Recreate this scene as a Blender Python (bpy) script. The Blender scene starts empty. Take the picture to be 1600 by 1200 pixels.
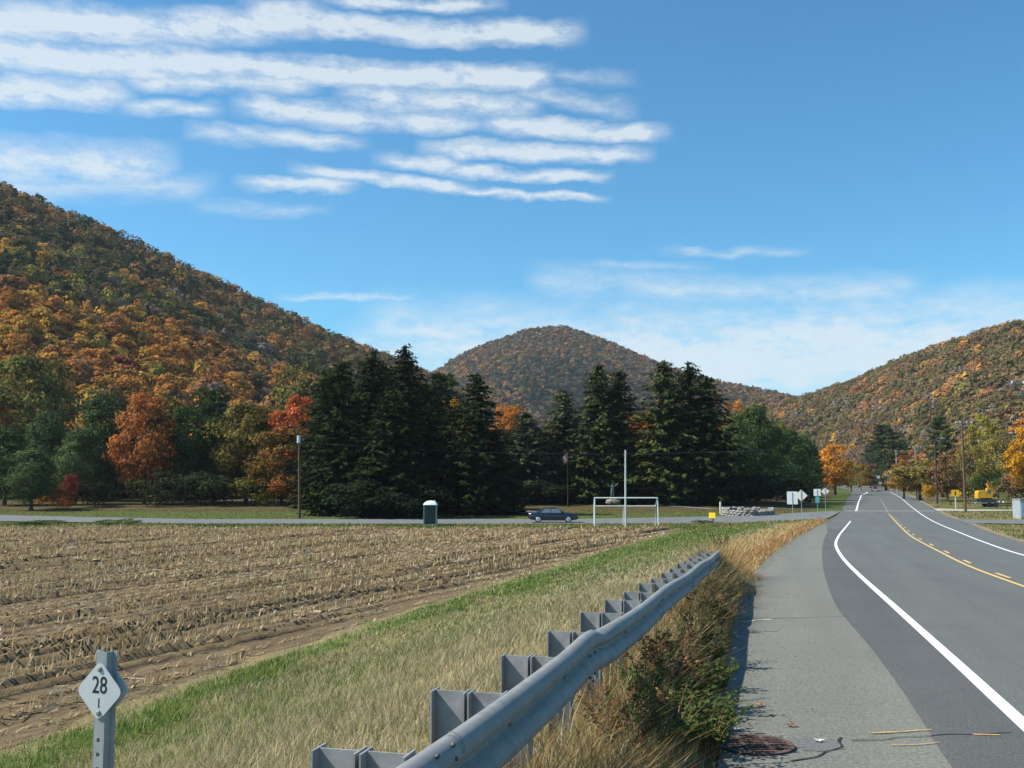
import bpy, math, random
import numpy as np
from mathutils import Vector, Matrix

SC = bpy.context.scene
COL = SC.collection
RAD = math.radians
F = 1570.0
PITCH = math.atan(145 / 1570.0)
EYE = 4.5

# ------------------------------------------------------------------ camera
cam_d = bpy.data.cameras.new("camera")
cam = bpy.data.objects.new("camera", cam_d)
COL.objects.link(cam)
cam_d.sensor_width = 36.0
cam_d.lens = 36.0 * F / 1600.0
cam_d.clip_start = 0.1
cam_d.clip_end = 12000.0
cam.location = (0, 0, EYE)
cam.rotation_euler = (RAD(90) + PITCH, 0, 0)
SC.camera = cam

# ------------------------------------------------------------------ sun, sky, exposure
SUN_EL = RAD(46.0)
SUN_H = Vector((-0.998, -0.06, 0)).normalized()
sun_dir = Vector((SUN_H.x * math.cos(SUN_EL), SUN_H.y * math.cos(SUN_EL), math.sin(SUN_EL)))
sd = bpy.data.lights.new("sun", 'SUN')
sd.energy = 5.0
sd.angle = RAD(0.5)
sd.color = (1.0, 0.94, 0.85)
sun = bpy.data.objects.new("sun", sd)
COL.objects.link(sun)
sun.location = (-50, 0, 80)
sun.rotation_euler = sun_dir.to_track_quat('Z', 'Y').to_euler()

SC.view_settings.view_transform = 'Standard'
SC.view_settings.look = 'None'
SC.view_settings.gamma = 1.0
SC.view_settings.use_curve_mapping = False
SC.view_settings.exposure = 0.6
SC.render.engine = 'CYCLES'
SC.cycles.max_bounces = 5
SC.cycles.diffuse_bounces = 3
SC.cycles.transparent_max_bounces = 6

SKY_STRENGTH = 0.082
world = bpy.data.worlds.new("World")
SC.world = world
world.use_nodes = True
wt = world.node_tree
wt.nodes.clear()


class NG:
    """tiny helper to chain shader nodes"""
    def __init__(self, tree):
        self.t = tree

    def n(self, typ, **kw):
        nd = self.t.nodes.new(typ)
        for k, v in kw.items():
            setattr(nd, k, v)
        return nd

    def link(self, a, b):
        self.t.links.new(a, b)

    def put(self, sock, v):
        if hasattr(v, 'is_output') or isinstance(v, bpy.types.NodeSocket):
            self.link(v, sock)
        else:
            sock.default_value = v

    def m(self, op, a, b=None, c=None, clamp=False):
        nd = self.n('ShaderNodeMath', operation=op, use_clamp=clamp)
        self.put(nd.inputs[0], a)
        if b is not None:
            self.put(nd.inputs[1], b)
        if c is not None:
            self.put(nd.inputs[2], c)
        return nd.outputs[0]

    def mix(self, fac, a, b, blend='MIX'):
        nd = self.n('ShaderNodeMix', data_type='RGBA', blend_type=blend)
        self.put(nd.inputs[0], fac)
        self.put(nd.inputs[6], a)
        self.put(nd.inputs[7], b)
        return nd.outputs[2]

    def noise(self, vec, scale, detail=4.0, rough=0.55):
        nd = self.n('ShaderNodeTexNoise')
        if vec is not None:
            self.link(vec, nd.inputs['Vector'])
        nd.inputs['Scale'].default_value = scale
        nd.inputs['Detail'].default_value = detail
        nd.inputs['Roughness'].default_value = rough
        return nd.outputs['Fac']

    def ramp(self, fac, stops):
        nd = self.n('ShaderNodeValToRGB')
        el = nd.color_ramp.elements
        while len(el) < len(stops):
            el.new(0.5)
        for e, (p, c) in zip(el, stops):
            e.position = p
            e.color = (c[0], c[1], c[2], 1)
        self.link(fac, nd.inputs[0])
        return nd.outputs[0]


def azel(u, v):
    cx, cy = (u - 800) / F, -(v - 600) / F
    y = math.cos(PITCH) - cy * math.sin(PITCH)
    z = math.sin(PITCH) + cy * math.cos(PITCH)
    return math.atan2(cx, y), math.asin(z / math.sqrt(cx * cx + y * y + z * z))


g = NG(wt)
sky = g.n('ShaderNodeTexSky', sky_type='NISHITA')
sky.sun_disc = False
sky.sun_elevation = SUN_EL
sky.sun_rotation = math.atan2(SUN_H.x, SUN_H.y)
sky.altitude = 200.0
sky.air_density = 1.0
sky.dust_density = 0.25
sky.ozone_density = 2.6
tc = g.n('ShaderNodeTexCoord')
sep = g.n('ShaderNodeSeparateXYZ')
g.link(tc.outputs['Generated'], sep.inputs[0])
az = g.m('ARCTAN2', sep.outputs[0], sep.outputs[1])
el_ = g.m('ARCSINE', sep.outputs[2])
cmb = g.n('ShaderNodeCombineXYZ')
g.put(cmb.inputs[0], g.m('MULTIPLY', az, 0.42))
g.put(cmb.inputs[1], el_)
wvec = cmb.outputs[0]
n_big = g.noise(wvec, 16.0, 3.0, 0.55)
n_fine = g.noise(wvec, 40.0, 9.0, 0.68)
n_puff = g.noise(wvec, 120.0, 5.0, 0.65)
n_mid = g.noise(wvec, 58.0, 4.0, 0.6)
wob = g.m('ADD', g.m('MULTIPLY', g.m('SUBTRACT', n_big, 0.5), 0.022), g.m('MULTIPLY', g.m('SUBTRACT', n_mid, 0.5), 0.016))
el_w = g.m('ADD', el_, wob)
BANDS = [  # endpoints in the sky, half thickness, weight
    (-420, 0, 120, 36, 24, 1.0), (120, 36, 480, 36, 24, 1.0), (480, 36, 880, 50, 17, 1.0),
    (-420, 45, 300, 96, 24, 1.05), (300, 96, 830, 120, 19, 1.05),
    (-420, 105, 170, 148, 20, .95), (230, 126, 470, 130, 15, .7), (220, 168, 310, 172, 12, .75),
    (400, 166, 570, 182, 19, .9), (560, 150, 810, 168, 19, .85), (560, 184, 730, 196, 15, .7),
    (780, 199, 1010, 205, 15, .95), (690, 233, 985, 242, 13, .95), (720, 268, 920, 276, 9, .9),
    (490, 270, 720, 294, 11, .9), (720, 298, 915, 310, 7, .85), (405, 289, 525, 293, 9, .75),
    (330, 208, 540, 222, 14, .65), (-350, 225, 240, 262, 34, .7), (-350, 285, 300, 290, 20, .4),
    (530, 1, 755, 6, 10, .8), (820, 145, 960, 165, 15, .45), (620, 250, 700, 258, 12, .7),
    (880, 118, 960, 122, 12, .35), (860, 440, 1420, 458, 26, .42), (600, 520, 1900, 482, 55, .55),
    (850, 570, 1700, 540, 75, .95), (560, 560, 1000, 520, 55, .6), (470, 462, 630, 463, 6, .45),
    (1070, 391, 1230, 392, 7, .38), (930, 415, 1080, 416, 8, .3), (340, 322, 480, 330, 10, .3),
]
acc = None
for (u0, v0, u1, v1, hw, wgt) in BANDS:
    a0, e0 = azel(u0, v0)
    a1, e1 = azel(u1, v1)
    slope = (e1 - e0) / (a1 - a0)
    w = hw / F
    ln = g.m('MULTIPLY_ADD', az, slope, e0 - slope * a0)
    dv = g.m('ABSOLUTE', g.m('SUBTRACT', el_w, ln))
    prof = g.m('MULTIPLY_ADD', dv, -1.0 / (1.32 * w), 1.0, clamp=True)
    mid, half = (a0 + a1) / 2, (a1 - a0) / 2
    da = g.m('ABSOLUTE', g.m('SUBTRACT', az, mid))
    fade = g.m('MULTIPLY_ADD', da, -1.0 / 0.035, 1.0 + (half - 0.006) / 0.035, clamp=True)
    mk = g.m('MULTIPLY', g.m('MULTIPLY', prof, fade), wgt)
    acc = mk if acc is None else g.m('MAXIMUM', acc, mk)
tex = g.m('ADD', g.m('MULTIPLY', n_fine, 1.25), g.m('MULTIPLY', n_puff, 0.55))
dens = g.m('MULTIPLY', acc, g.m('MULTIPLY_ADD', tex, 3.0, -1.52))
cm = g.m('MULTIPLY', g.m('POWER', g.m('MULTIPLY', dens, 1.15, clamp=True), 1.05), 0.77)
front = g.m('GREATER_THAN', sep.outputs[1], 0.0)
cm = g.m('MULTIPLY', cm, front)
cloud_col = (0.55 / SKY_STRENGTH, 0.59 / SKY_STRENGTH, 0.61 / SKY_STRENGTH, 1)
tint = g.mix(1.0, sky.outputs[0], (0.58, 1.17, 1.33, 1), 'MULTIPLY')
skycol = g.mix(cm, tint, cloud_col)
bg = g.n('ShaderNodeBackground')
g.link(skycol, bg.inputs[0])
bg.inputs[1].default_value = SKY_STRENGTH
wo = g.n('ShaderNodeOutputWorld')
g.link(bg.outputs[0], wo.inputs[0])

# ------------------------------------------------------------------ helpers
RNG = np.random.default_rng(7)
random.seed(7)


def smooth(a, b, x):
    t = np.clip((np.asarray(x, float) - a) / (b - a), 0, 1)
    return t * t * (3 - 2 * t)


def cspline(pts):
    xs = np.array([p[0] for p in pts], float)
    ys = np.array([p[1] for p in pts], float)
    d = np.diff(ys) / np.diff(xs)
    m = np.empty_like(ys)
    m[0], m[-1] = d[0], d[-1]
    h = np.diff(xs)
    m[1:-1] = (d[:-1] * h[1:] + d[1:] * h[:-1]) / (h[1:] + h[:-1])

    def f(x):
        x = np.asarray(x, float)
        i = np.clip(np.searchsorted(xs, x) - 1, 0, len(xs) - 2)
        hh = xs[i + 1] - xs[i]
        t = (x - xs[i]) / hh
        tt = np.clip(t, 0, 1)
        r = ((2 * tt**3 - 3 * tt**2 + 1) * ys[i] + (tt**3 - 2 * tt**2 + tt) * hh * m[i]
             + (-2 * tt**3 + 3 * tt**2) * ys[i + 1] + (tt**3 - tt**2) * hh * m[i + 1])
        r = np.where(t < 0, ys[0] + (x - xs[0]) * m[0], r)
        return np.where(t > 1, ys[-1] + (x - xs[-1]) * m[-1], r)
    return f


def vnoise(x, y, seed=0):
    """smooth value noise in 0..1"""
    x = np.asarray(x, float)
    y = np.asarray(y, float)
    xi = np.floor(x).astype(np.int64)
    yi = np.floor(y).astype(np.int64)
    fx, fy = x - xi, y - yi
    fx = fx * fx * (3 - 2 * fx)
    fy = fy * fy * (3 - 2 * fy)

    def h(a, b):
        k = (a * 374761393 + b * 668265263 + seed * 974634777) & 0xffffffff
        k = ((k ^ (k >> 13)) * 1274126177) & 0xffffffff
        return ((k ^ (k >> 16)) & 0xffff) / 65535.0
    return (h(xi, yi) * (1 - fx) * (1 - fy) + h(xi + 1, yi) * fx * (1 - fy)
            + h(xi, yi + 1) * (1 - fx) * fy + h(xi + 1, yi + 1) * fx * fy)


def tag(o, label=None, cat=None, group=None, kind=None):
    if label:
        o['label'] = label
    if cat:
        o['category'] = cat
    if group:
        o['group'] = group
    if kind:
        o['kind'] = kind
    return o


def empty(name, loc, rz=0.0, label=None, cat=None, group=None):
    o = bpy.data.objects.new(name, None)
    COL.objects.link(o)
    o.location = loc
    o.rotation_euler = (0, 0, rz)
    o.empty_display_size = 0.2
    return tag(o, label, cat, group)


def link(name, me, mat=None, parent=None, loc=None):
    if mat is not None and not me.materials:
        me.materials.append(mat)
    o = bpy.data.objects.new(name, me)
    COL.objects.link(o)
    if parent is not None:
        o.parent = parent
    if loc is not None:
        o.location = loc
    return o


def copy_tree(o, parent=None):
    c = o.copy()
    COL.objects.link(c)
    c.parent = parent
    for ch in o.children:
        copy_tree(ch, c)
    return c


def np_mesh(name, V, Fc, col=None, smooth_=False):
    V = np.ascontiguousarray(V, dtype=np.float32)
    Fc = np.ascontiguousarray(Fc, dtype=np.int32)
    k = Fc.shape[1]
    me = bpy.data.meshes.new(name)
    me.vertices.add(len(V))
    me.vertices.foreach_set('co', V.ravel())
    me.loops.add(Fc.size)
    me.loops.foreach_set('vertex_index', Fc.ravel())
    me.polygons.add(len(Fc))
    me.polygons.foreach_set('loop_start', np.arange(0, Fc.size, k, dtype=np.int32))
    me.polygons.foreach_set('loop_total', np.full(len(Fc), k, dtype=np.int32))
    if smooth_:
        me.polygons.foreach_set('use_smooth', np.ones(len(Fc), dtype=bool))
    if col is not None:
        at_ = me.color_attributes.new('Col', 'FLOAT_COLOR', 'POINT')
        c4 = np.ones((len(V), 4), dtype=np.float32)
        c4[:, :3] = col
        at_.data.foreach_set('color', c4.ravel())
    me.update(calc_edges=True)
    return me


class MB:
    """collects simple solids into one mesh"""
    def __init__(self):
        self.v, self.f, self.s = [], [], []

    def add(self, vs, fs, sm=False):
        b = len(self.v)
        self.v += [tuple(p) for p in vs]
        self.f += [tuple(i + b for i in q) for q in fs]
        self.s += [sm] * len(fs)
        return self

    def box(self, c, s, rz=0.0, top=1.0, M=None):
        x, y, z = s[0] / 2, s[1] / 2, s[2] / 2
        vs = []
        for dz, k in ((-z, 1.0), (z, top)):
            for dx, dy in ((-x, -y), (x, -y), (x, y), (-x, y)):
                vs.append(Vector((dx * k, dy * k, dz)))
        R = Matrix.Rotation(rz, 3, 'Z') if M is None else M
        vs = [R @ p + Vector(c) for p in vs]
        return self.add(vs, [(3, 2, 1, 0), (4, 5, 6, 7), (0, 1, 5, 4), (1, 2, 6, 5), (2, 3, 7, 6), (3, 0, 4, 7)])

    def tube(self, pts, radii, n=8, cap=True):
        pts = [Vector(p) for p in pts]
        if not hasattr(radii, '__len__'):
            radii = [radii] * len(pts)
        rings = []
        ref = Vector((0.13, 0.97, 0.2))
        for i, p in enumerate(pts):
            a = pts[max(i - 1, 0)]
            b = pts[min(i + 1, len(pts) - 1)]
            t = (b - a).normalized()
            r_ = ref if abs(t.dot(ref)) < 0.95 else Vector((1, 0, 0))
            e1 = t.cross(r_).normalized()
            e2 = t.cross(e1)
            rings.append([p + (e1 * math.cos(2 * math.pi * k / n) + e2 * math.sin(2 * math.pi * k / n)) * radii[i] for k in range(n)])
        vs = [q for r in rings for q in r]
        fs = []
        for i in range(len(pts) - 1):
            for k in range(n):
                fs.append((i * n + k, i * n + (k + 1) % n, (i + 1) * n + (k + 1) % n, (i + 1) * n + k))
        self.add(vs, fs, True)
        if cap:
            self.add(rings[0], [tuple(range(n))])
            self.add(rings[-1], [tuple(reversed(range(n)))])
        return self

    def prism(self, poly, o, ex, ey, d):
        """2D polygon in the plane (ex, ey) at o, extruded along d"""
        o, ex, ey, d = Vector(o), Vector(ex), Vector(ey), Vector(d)
        n = len(poly)
        a = [o + ex * p[0] + ey * p[1] for p in poly]
        b = [p + d for p in a]
        fs = [tuple(reversed(range(n))), tuple(range(n, 2 * n))]
        for i in range(n):
            j = (i + 1) % n
            fs.append((i, j, n + j, n + i))
        return self.add(a + b, fs)

    def ball(self, c, r, n=10, m=6, M=None):
        c = Vector(c)
        if not hasattr(r, '__len__'):
            r = (r, r, r)
        vs = []
        for i in range(1, m):
            th = math.pi * i / m
            for k in range(n):
                ph = 2 * math.pi * k / n
                vs.append(Vector((r[0] * math.sin(th) * math.cos(ph), r[1] * math.sin(th) * math.sin(ph), r[2] * math.cos(th))))
        vs.append(Vector((0, 0, r[2])))
        vs.append(Vector((0, 0, -r[2])))
        if M is not None:
            vs = [M @ p for p in vs]
        vs = [p + c for p in vs]
        fs = []
        for i in range(m - 2):
            for k in range(n):
                fs.append((i * n + k, (i + 1) * n + k, (i + 1) * n + (k + 1) % n, i * n + (k + 1) % n))
        T, B = (m - 1) * n, (m - 1) * n + 1
        for k in range(n):
            fs.append((T, k, (k + 1) % n))
            fs.append((B, (m - 2) * n + (k + 1) % n, (m - 2) * n + k))
        return self.add(vs, fs, True)

    def mesh(self, name):
        me = bpy.data.meshes.new(name)
        me.from_pydata(self.v, [], self.f)
        me.polygons.foreach_set('use_smooth', self.s)
        me.update()
        return me

    def build(self, name, mat, parent=None, loc=None):
        return link(name, self.mesh(name), mat, parent, loc)


MATS = {}


def mat(name, col, rough=0.7, metal=0.0, nscale=0.0, namp=0.25, bump=0.0, spec=0.3, coat=0.0):
    """plain surface with procedural mottling"""
    if name in MATS:
        return MATS[name]
    m = bpy.data.materials.new(name)
    m.use_nodes = True
    t = m.node_tree
    q = NG(t)
    b = t.nodes['Principled BSDF']
    b.inputs['Roughness'].default_value = rough
    b.inputs['Metallic'].default_value = metal
    b.inputs['Specular IOR Level'].default_value = spec
    b.inputs['Coat Weight'].default_value = coat
    tc_ = q.n('ShaderNodeTexCoord')
    sc_ = nscale if nscale else 6.0
    nz = q.noise(tc_.outputs['Object'], sc_, 6.0, 0.62)
    lo = tuple(c * (1 - namp) for c in col)
    hi = tuple(min(1.0, c * (1 + namp)) for c in col)
    q.link(q.ramp(nz, [(0.3, lo), (0.7, hi)]), b.inputs['Base Color'])
    if bump:
        bn = q.n('ShaderNodeBump')
        bn.inputs['Strength'].default_value = bump
        bn.inputs['Distance'].default_value = 0.02
        q.link(nz, bn.inputs['Height'])
        q.link(bn.outputs[0], b.inputs['Normal'])
    MATS[name] = m
    return m


def foliage_mat(name, transl=0.3):
    m = bpy.data.materials.new(name)
    m.use_nodes = True
    t = m.node_tree
    t.nodes.clear()
    q = NG(t)
    oi = q.n('ShaderNodeObjectInfo')
    at_ = q.n('ShaderNodeAttribute', attribute_name='Col')
    c = q.mix(1.0, oi.outputs['Color'], at_.outputs['Color'], 'MULTIPLY')
    d = q.n('ShaderNodeBsdfDiffuse')
    tr = q.n('ShaderNodeBsdfTranslucent')
    q.link(c, d.inputs[0])
    q.link(c, tr.inputs[0])
    mx = q.n('ShaderNodeMixShader')
    mx.inputs[0].default_value = transl
    q.link(d.outputs[0], mx.inputs[1])
    q.link(tr.outputs[0], mx.inputs[2])
    o = q.n('ShaderNodeOutputMaterial')
    q.link(mx.outputs[0], o.inputs[0])
    return m


M_LEAF = foliage_mat('leaf', 0.32)
M_NEEDLE = foliage_mat('needle', 0.12)
M_BLADE = foliage_mat('blade', 0.35)
M_BARK = mat('bark', (0.085, 0.065, 0.05), 0.9, 0, 3.0, 0.4, 0.4, 0.1)
M_BARKG = mat('bark_grey', (0.16, 0.135, 0.115), 0.9, 0, 3.0, 0.4, 0.4, 0.1)
M_GALV = mat('galvanised_steel', (0.235, 0.238, 0.23), 0.6, 0.05, 9.0, 0.18, 0.05, 0.25)
M_GALV2 = mat('weathered_galvanised_steel', (0.27, 0.275, 0.27), 0.65, 0.0, 11.0, 0.25, 0.06, 0.25)
M_BLACK = mat('black_rubber', (0.015, 0.015, 0.016), 0.8)
M_WHITE = mat('white_paint', (0.78, 0.79, 0.78), 0.5, 0, 5.0, 0.05)
M_GLASS = mat('dark_glass', (0.10, 0.13, 0.15), 0.08, 0, 2.0, 0.1, 0, 0.8)
M_WOODP = mat('pole_wood', (0.13, 0.085, 0.06), 0.9, 0, 5.0, 0.35, 0.3, 0.1)
M_WOODG = mat('weathered_pole_wood', (0.30, 0.27, 0.24), 0.9, 0, 5.0, 0.3, 0.3, 0.1)
M_INK = mat('black_ink', (0.012, 0.012, 0.014), 0.6)
M_YSIGN = mat('yellow_sign', (0.82, 0.42, 0.02), 0.5, 0, 4.0, 0.06)
M_STONE = mat('pale_stone', (.27, .255, .225), 0.9, 0, 3.0, 0.35, 0.5, 0.1)

# ------------------------------------------------------------------ the lie of the land
zr = cspline([(-40, 4.2), (0, 2.90), (7, 2.65), (22, 2.15), (35, 1.75), (50, 1.38), (75, .85), (107, .40), (140, .2), (200, .1), (500, .1), (7000, .1)])
xe = cspline([(-40, -8.5), (0, -.1), (6.6, 1.32), (10, 2.09), (15.6, 3.39), (20.4, 4.61), (29.4, 7.12), (44.4, 11.89), (66, 19.3), (88, 27.3),
              (126, 41), (164, 53.9), (233, 77.8), (279, 93.7), (300, 100.5), (350, 116), (400, 129), (460, 141), (520, 149), (620, 154), (7000, 154)])
xw = cspline([(-40, -6.0), (0, 1.75), (7.84, 3.89), (10.8, 4.71), (17.1, 6.43), (25.3, 8.65), (35.1, 11.39), (45.75, 14.59), (55.35, 17.81), (70.8, 23.25),
              (88.5, 29.56), (126, 42.84), (164, 56.1), (233, 80.4), (279, 96.2), (300, 103.1), (350, 118.6), (400, 131.6), (460, 143.6), (520, 151.6), (620, 156.6), (7000, 156.6)])
xy_ = cspline([(-40, -1), (0, 5.3), (7.8, 7.2), (21.6, 10.9), (28.5, 12.95), (37.8, 16.0), (53.6, 21.2), (72.4, 27.8), (94.5, 35.6), (115.7, 43.0), (135.7, 50.1),
               (172.8, 63.2), (240, 87), (300, 108), (350, 123.5), (400, 136.5), (520, 156.5), (7000, 161)])
xr = cspline([(-40, 2.5), (0, 8.4), (7.8, 10.3), (22, 14.1), (36, 18.15), (48, 22.3), (61.6, 27.2), (86.6, 36.1), (104, 42.4), (145.6, 57.5), (240, 91.4), (317, 117.8),
              (350, 128.5), (400, 141.5), (520, 161.5), (7000, 166)])
xp = cspline([(-40, 5), (0, 10.4), (7.8, 12.4), (22, 16.4), (36, 20.4), (47.2, 23.9), (64, 30.1), (78.4, 35.65), (104, 44.9), (145, 60), (240, 94.3), (317, 121),
              (350, 131), (400, 144), (520, 164), (7000, 168)])
xs = cspline([(-40, -7.5), (0, 1.1), (6.55, 2.79), (8.8, 3.4), (11.25, 4.04), (17.1, 5.46), (24.1, 7.43), (35.1, 10.71), (49.5, 15.2), (64, 19.9), (78.4, 24.3), (89, 27.9)])


def ground(x, y):
    x = np.asarray(x, float)
    y = np.asarray(y, float)
    e, p, z0 = xe(y), xp(y), zr(y)
    t = e - x
    base = 0.10 * smooth(84, 92, y) + 1.0 * smooth(108, 165, y) * smooth(60, 25, x) * smooth(420, 250, y) * smooth(-10, 14, t)
    berm = 0.13 * smooth(0.0, 0.6, t) * smooth(1.9, 1.1, t) * smooth(30, 22, y)
    k = smooth(0.9, 11.5, t)
    zl = z0 - 0.02 + berm
    zl = zl * (1 - k) + base * k
    zl = zl + (0.10 * (vnoise(x * .7, y * .7, 3) - .5) + 0.05 * (vnoise(x * 2.2, y * 2.2, 4) - .5)) * smooth(.6, 2.5, t) * smooth(12.5, 11.5, t) * smooth(90, 60, y)
    ledge = 0.16 * smooth(9.6, 10.2, t) * smooth(12.0, 11.2, t) * smooth(92, 80, y) * smooth(.35, .6, vnoise(y * .25, y * 0, 11))
    zl = zl + ledge
    s = x - p
    zrt = z0 - 0.03 - 0.10 * smooth(0, 4, s) + 0.25 * smooth(40, 200, s)
    w1 = smooth(-0.05, 0.0, t)
    z = np.where(t > 0, zl, np.where(s > 0, zrt, z0 - 0.10))
    return z


def G(x, y):
    return float(ground(x, y))


def ray(u, v):
    cx, cy = (u - 800) / F, -(v - 600) / F
    return cx, math.cos(PITCH) - cy * math.sin(PITCH), math.sin(PITCH) + cy * math.cos(PITCH)


def at(u, v, Y):
    x, y, z = ray(u, v)
    return Vector((Y * x / y, Y, EYE + Y * z / y))


def gx(u, Y, v=760):
    """point of the ground under a bearing at distance Y"""
    p = at(u, v, Y)
    return Vector((p.x, Y, G(p.x, Y)))


def hit(u, v):
    x, y, z = ray(u, v)
    d = np.linspace(3, 500, 60000)
    zz = EYE + d * z / y
    gz = ground(d * x / y, d)
    i = int(np.argmax(zz <= gz))
    return Vector((d[i] * x / y, d[i], gz[i]))


# ------------------------------------------------------------------ ground sheet
def axis(parts):
    out = []
    for a, b, st in parts:
        out += list(np.arange(a, b, st))
    return np.array(out + [parts[-1][1]])


ys = axis([(-300, -20, 40), (-20, 2, 2), (2, 30, .35), (30, 70, .8), (70, 135, 1.2), (135, 220, 4), (220, 520, 10), (520, 1000, 60), (1000, 6500, 500)])
ts = np.concatenate([-axis([(14, 20, .6), (20, 60, 2), (60, 200, 10), (200, 800, 60), (800, 5000, 600)])[::-1], axis([(-13.6, -2, .4), (-2, 3, .2), (3, 14, .4), (14, 60, 2), (60, 200, 10), (200, 800, 60), (800, 5000, 600)])])
TT, YY = np.meshgrid(ts, ys)
XX = xe(YY) - TT
ZZ = ground(XX, YY)
V = np.stack([XX, YY, ZZ], -1).reshape(-1, 3)
nt, ny = len(ts), len(ys)
ii = (np.arange(ny - 1)[:, None] * nt + np.arange(nt - 1)[None, :]).ravel()
Fq = np.stack([ii, ii + nt, ii + nt + 1, ii + 1], 1)

TAN = np.array((.22, .18, .10))
GRN = np.array((.08, .12, .028))
LAWN = np.array((.075, .105, .028))
GOLD = np.array((.30, .21, .08))


def greenness(t, y, x):
    """0 dry tan .. 1 green"""
    n1 = vnoise(x * .5, y * .5, 21)
    n2 = vnoise(x * 1.7, y * 1.7, 22)
    gr = smooth(9.3, 10.1, t + (n1 - .5) * 2.0) * smooth(12.3, 10.9, t + (n2 - .5) * 2.2) * (.75 + .25 * smooth(.2, .5, n2))
    far = smooth(22, 46, y) * smooth(2.6, 6.0, t + (n1 - .5) * 2) * smooth(12.4, 11.6, t)
    mid = .34 * smooth(3.0, 8.0, t + (n1 - .5) * 4) * smooth(12, 10, t)
    return np.clip(np.maximum(np.maximum(gr, far * (.5 + .4 * smooth(45, 70, y))), mid * (0.6 + .8 * n2)), 0, 1)


t_, x_, y_ = TT.ravel(), XX.ravel(), YY.ravel()
gr = greenness(t_, y_, x_)[:, None]
colr = TAN * (1 - gr) + GRN * gr
gold = (smooth(3.2, 1.0, t_ + 2.2 * smooth(46, 24, y_)) * smooth(20, 30, y_) * smooth(96, 84, y_) * (t_ > 0))[:, None]
colr = colr * (1 - gold) + GOLD * gold
lawn = (((y_ > 84) & (t_ > 0)) | (t_ < 0))[:, None] * 1.0
patch = smooth(.35, .7, vnoise(x_ * .12, y_ * .12, 31))[:, None]
rightdry = np.array((.26, .20, .10))
lawncol = np.where((t_ < 0)[:, None], LAWN * (1 - .6 * patch) + rightdry * .6 * patch, LAWN)
edge = (smooth(4.0, 0.5, xp(y_) - x_ + 4.0) * 0)[:, None]
sdist = x_ - xp(y_)
sand = (smooth(1.6, 0.1, sdist + .8 * (vnoise(x_ * .5, y_ * .5, 35) - .5)) * (sdist > -.5))[:, None]
lawncol = lawncol * (1 - sand) + np.array((.235, .195, .135)) * sand
colr = colr * (1 - lawn) + lawncol * lawn
litter = (smooth(116, 127, y_ + 8 * (vnoise(x_ * .1, y_ * .1, 33) - .5)) * (t_ > 4))[:, None]  # leaf litter under the trees, with their shade painted into its dark brown
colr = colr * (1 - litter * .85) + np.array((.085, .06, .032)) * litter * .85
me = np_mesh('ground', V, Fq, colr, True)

mg = bpy.data.materials.new('turf')
mg.use_nodes = True
q = NG(mg.node_tree)
b_ = mg.node_tree.nodes['Principled BSDF']
b_.inputs['Roughness'].default_value = .95
b_.inputs['Specular IOR Level'].default_value = .1
at_ = q.n('ShaderNodeAttribute', attribute_name='Col')
geo = q.n('ShaderNodeNewGeometry')
na = q.noise(geo.outputs['Position'], 9.0, 8.0, .7)
nb = q.noise(geo.outputs['Position'], .35, 4.0, .6)
c1 = q.mix(1.0, at_.outputs['Color'], q.ramp(na, [(.25, (.55, .55, .5)), (.75, (1.45, 1.4, 1.3))]), 'MULTIPLY')
c2 = q.mix(1.0, c1, q.ramp(nb, [(.3, (.8, .85, .8)), (.7, (1.2, 1.12, 1.1))]), 'MULTIPLY')
q.link(c2, b_.inputs['Base Color'])
bn = q.n('ShaderNodeBump')
bn.inputs['Strength'].default_value = .6
bn.inputs['Distance'].default_value = .05
q.link(na, bn.inputs['Height'])
q.link(bn.outputs[0], b_.inputs['Normal'])
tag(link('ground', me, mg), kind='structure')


# ------------------------------------------------------------------ roads
def asphalt(name, col, patchcol, grain=60.0, flecks=0.0):
    m = bpy.data.materials.new(name)
    m.use_nodes = True
    q = NG(m.node_tree)
    b = m.node_tree.nodes['Principled BSDF']
    b.inputs['Roughness'].default_value = .85
    b.inputs['Specular IOR Level'].default_value = .25
    ge = q.n('ShaderNodeNewGeometry')
    n1 = q.noise(ge.outputs['Position'], grain, 3.0, .7)
    n2 = q.noise(ge.outputs['Position'], .6, 5.0, .65)
    mp = q.n('ShaderNodeMapping')
    mp.vector_type = 'TEXTURE'
    mp.inputs['Rotation'].default_value = (0, 0, RAD(-16.5))
    mp.inputs['Scale'].default_value = (.7, 16, 1)
    q.link(ge.outputs['Position'], mp.inputs[0])
    n3 = q.noise(mp.outputs[0], 1.0, 3.0, .5)
    c = q.mix(q.ramp(n2, [(.35, (0, 0, 0)), (.7, (1, 1, 1))]), col + (1,), patchcol + (1,))
    c = q.mix(1.0, c, q.ramp(n3, [(.35, (.93, .93, .94)), (.65, (1.06, 1.06, 1.05))]), 'MULTIPLY')
    c = q.mix(1.0, c, q.ramp(n1, [(.28, (.55, .55, .56)), (.5, (1, 1, 1)), (.74, (1.6, 1.6, 1.55))]), 'MULTIPLY')
    q.link(c, b.inputs['Base Color'])
    bn = q.n('ShaderNodeBump')
    bn.inputs['Strength'].default_value = .35
    bn.inputs['Distance'].default_value = .006
    q.link(n1, bn.inputs['Height'])
    q.link(bn.outputs[0], b.inputs['Normal'])
    return m


M_ROAD = asphalt('asphalt', (.106, .112, .104), (.118, .123, .112))
M_SHOULDER = asphalt('old_asphalt', (.150, .152, .128), (.168, .168, .140), 45)
M_DARKAS = asphalt('dark_asphalt', (.086, .088, .083), (.098, .10, .094))
M_FARAS = asphalt('far_asphalt', (.135, .142, .140), (.155, .158, .152))


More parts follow.
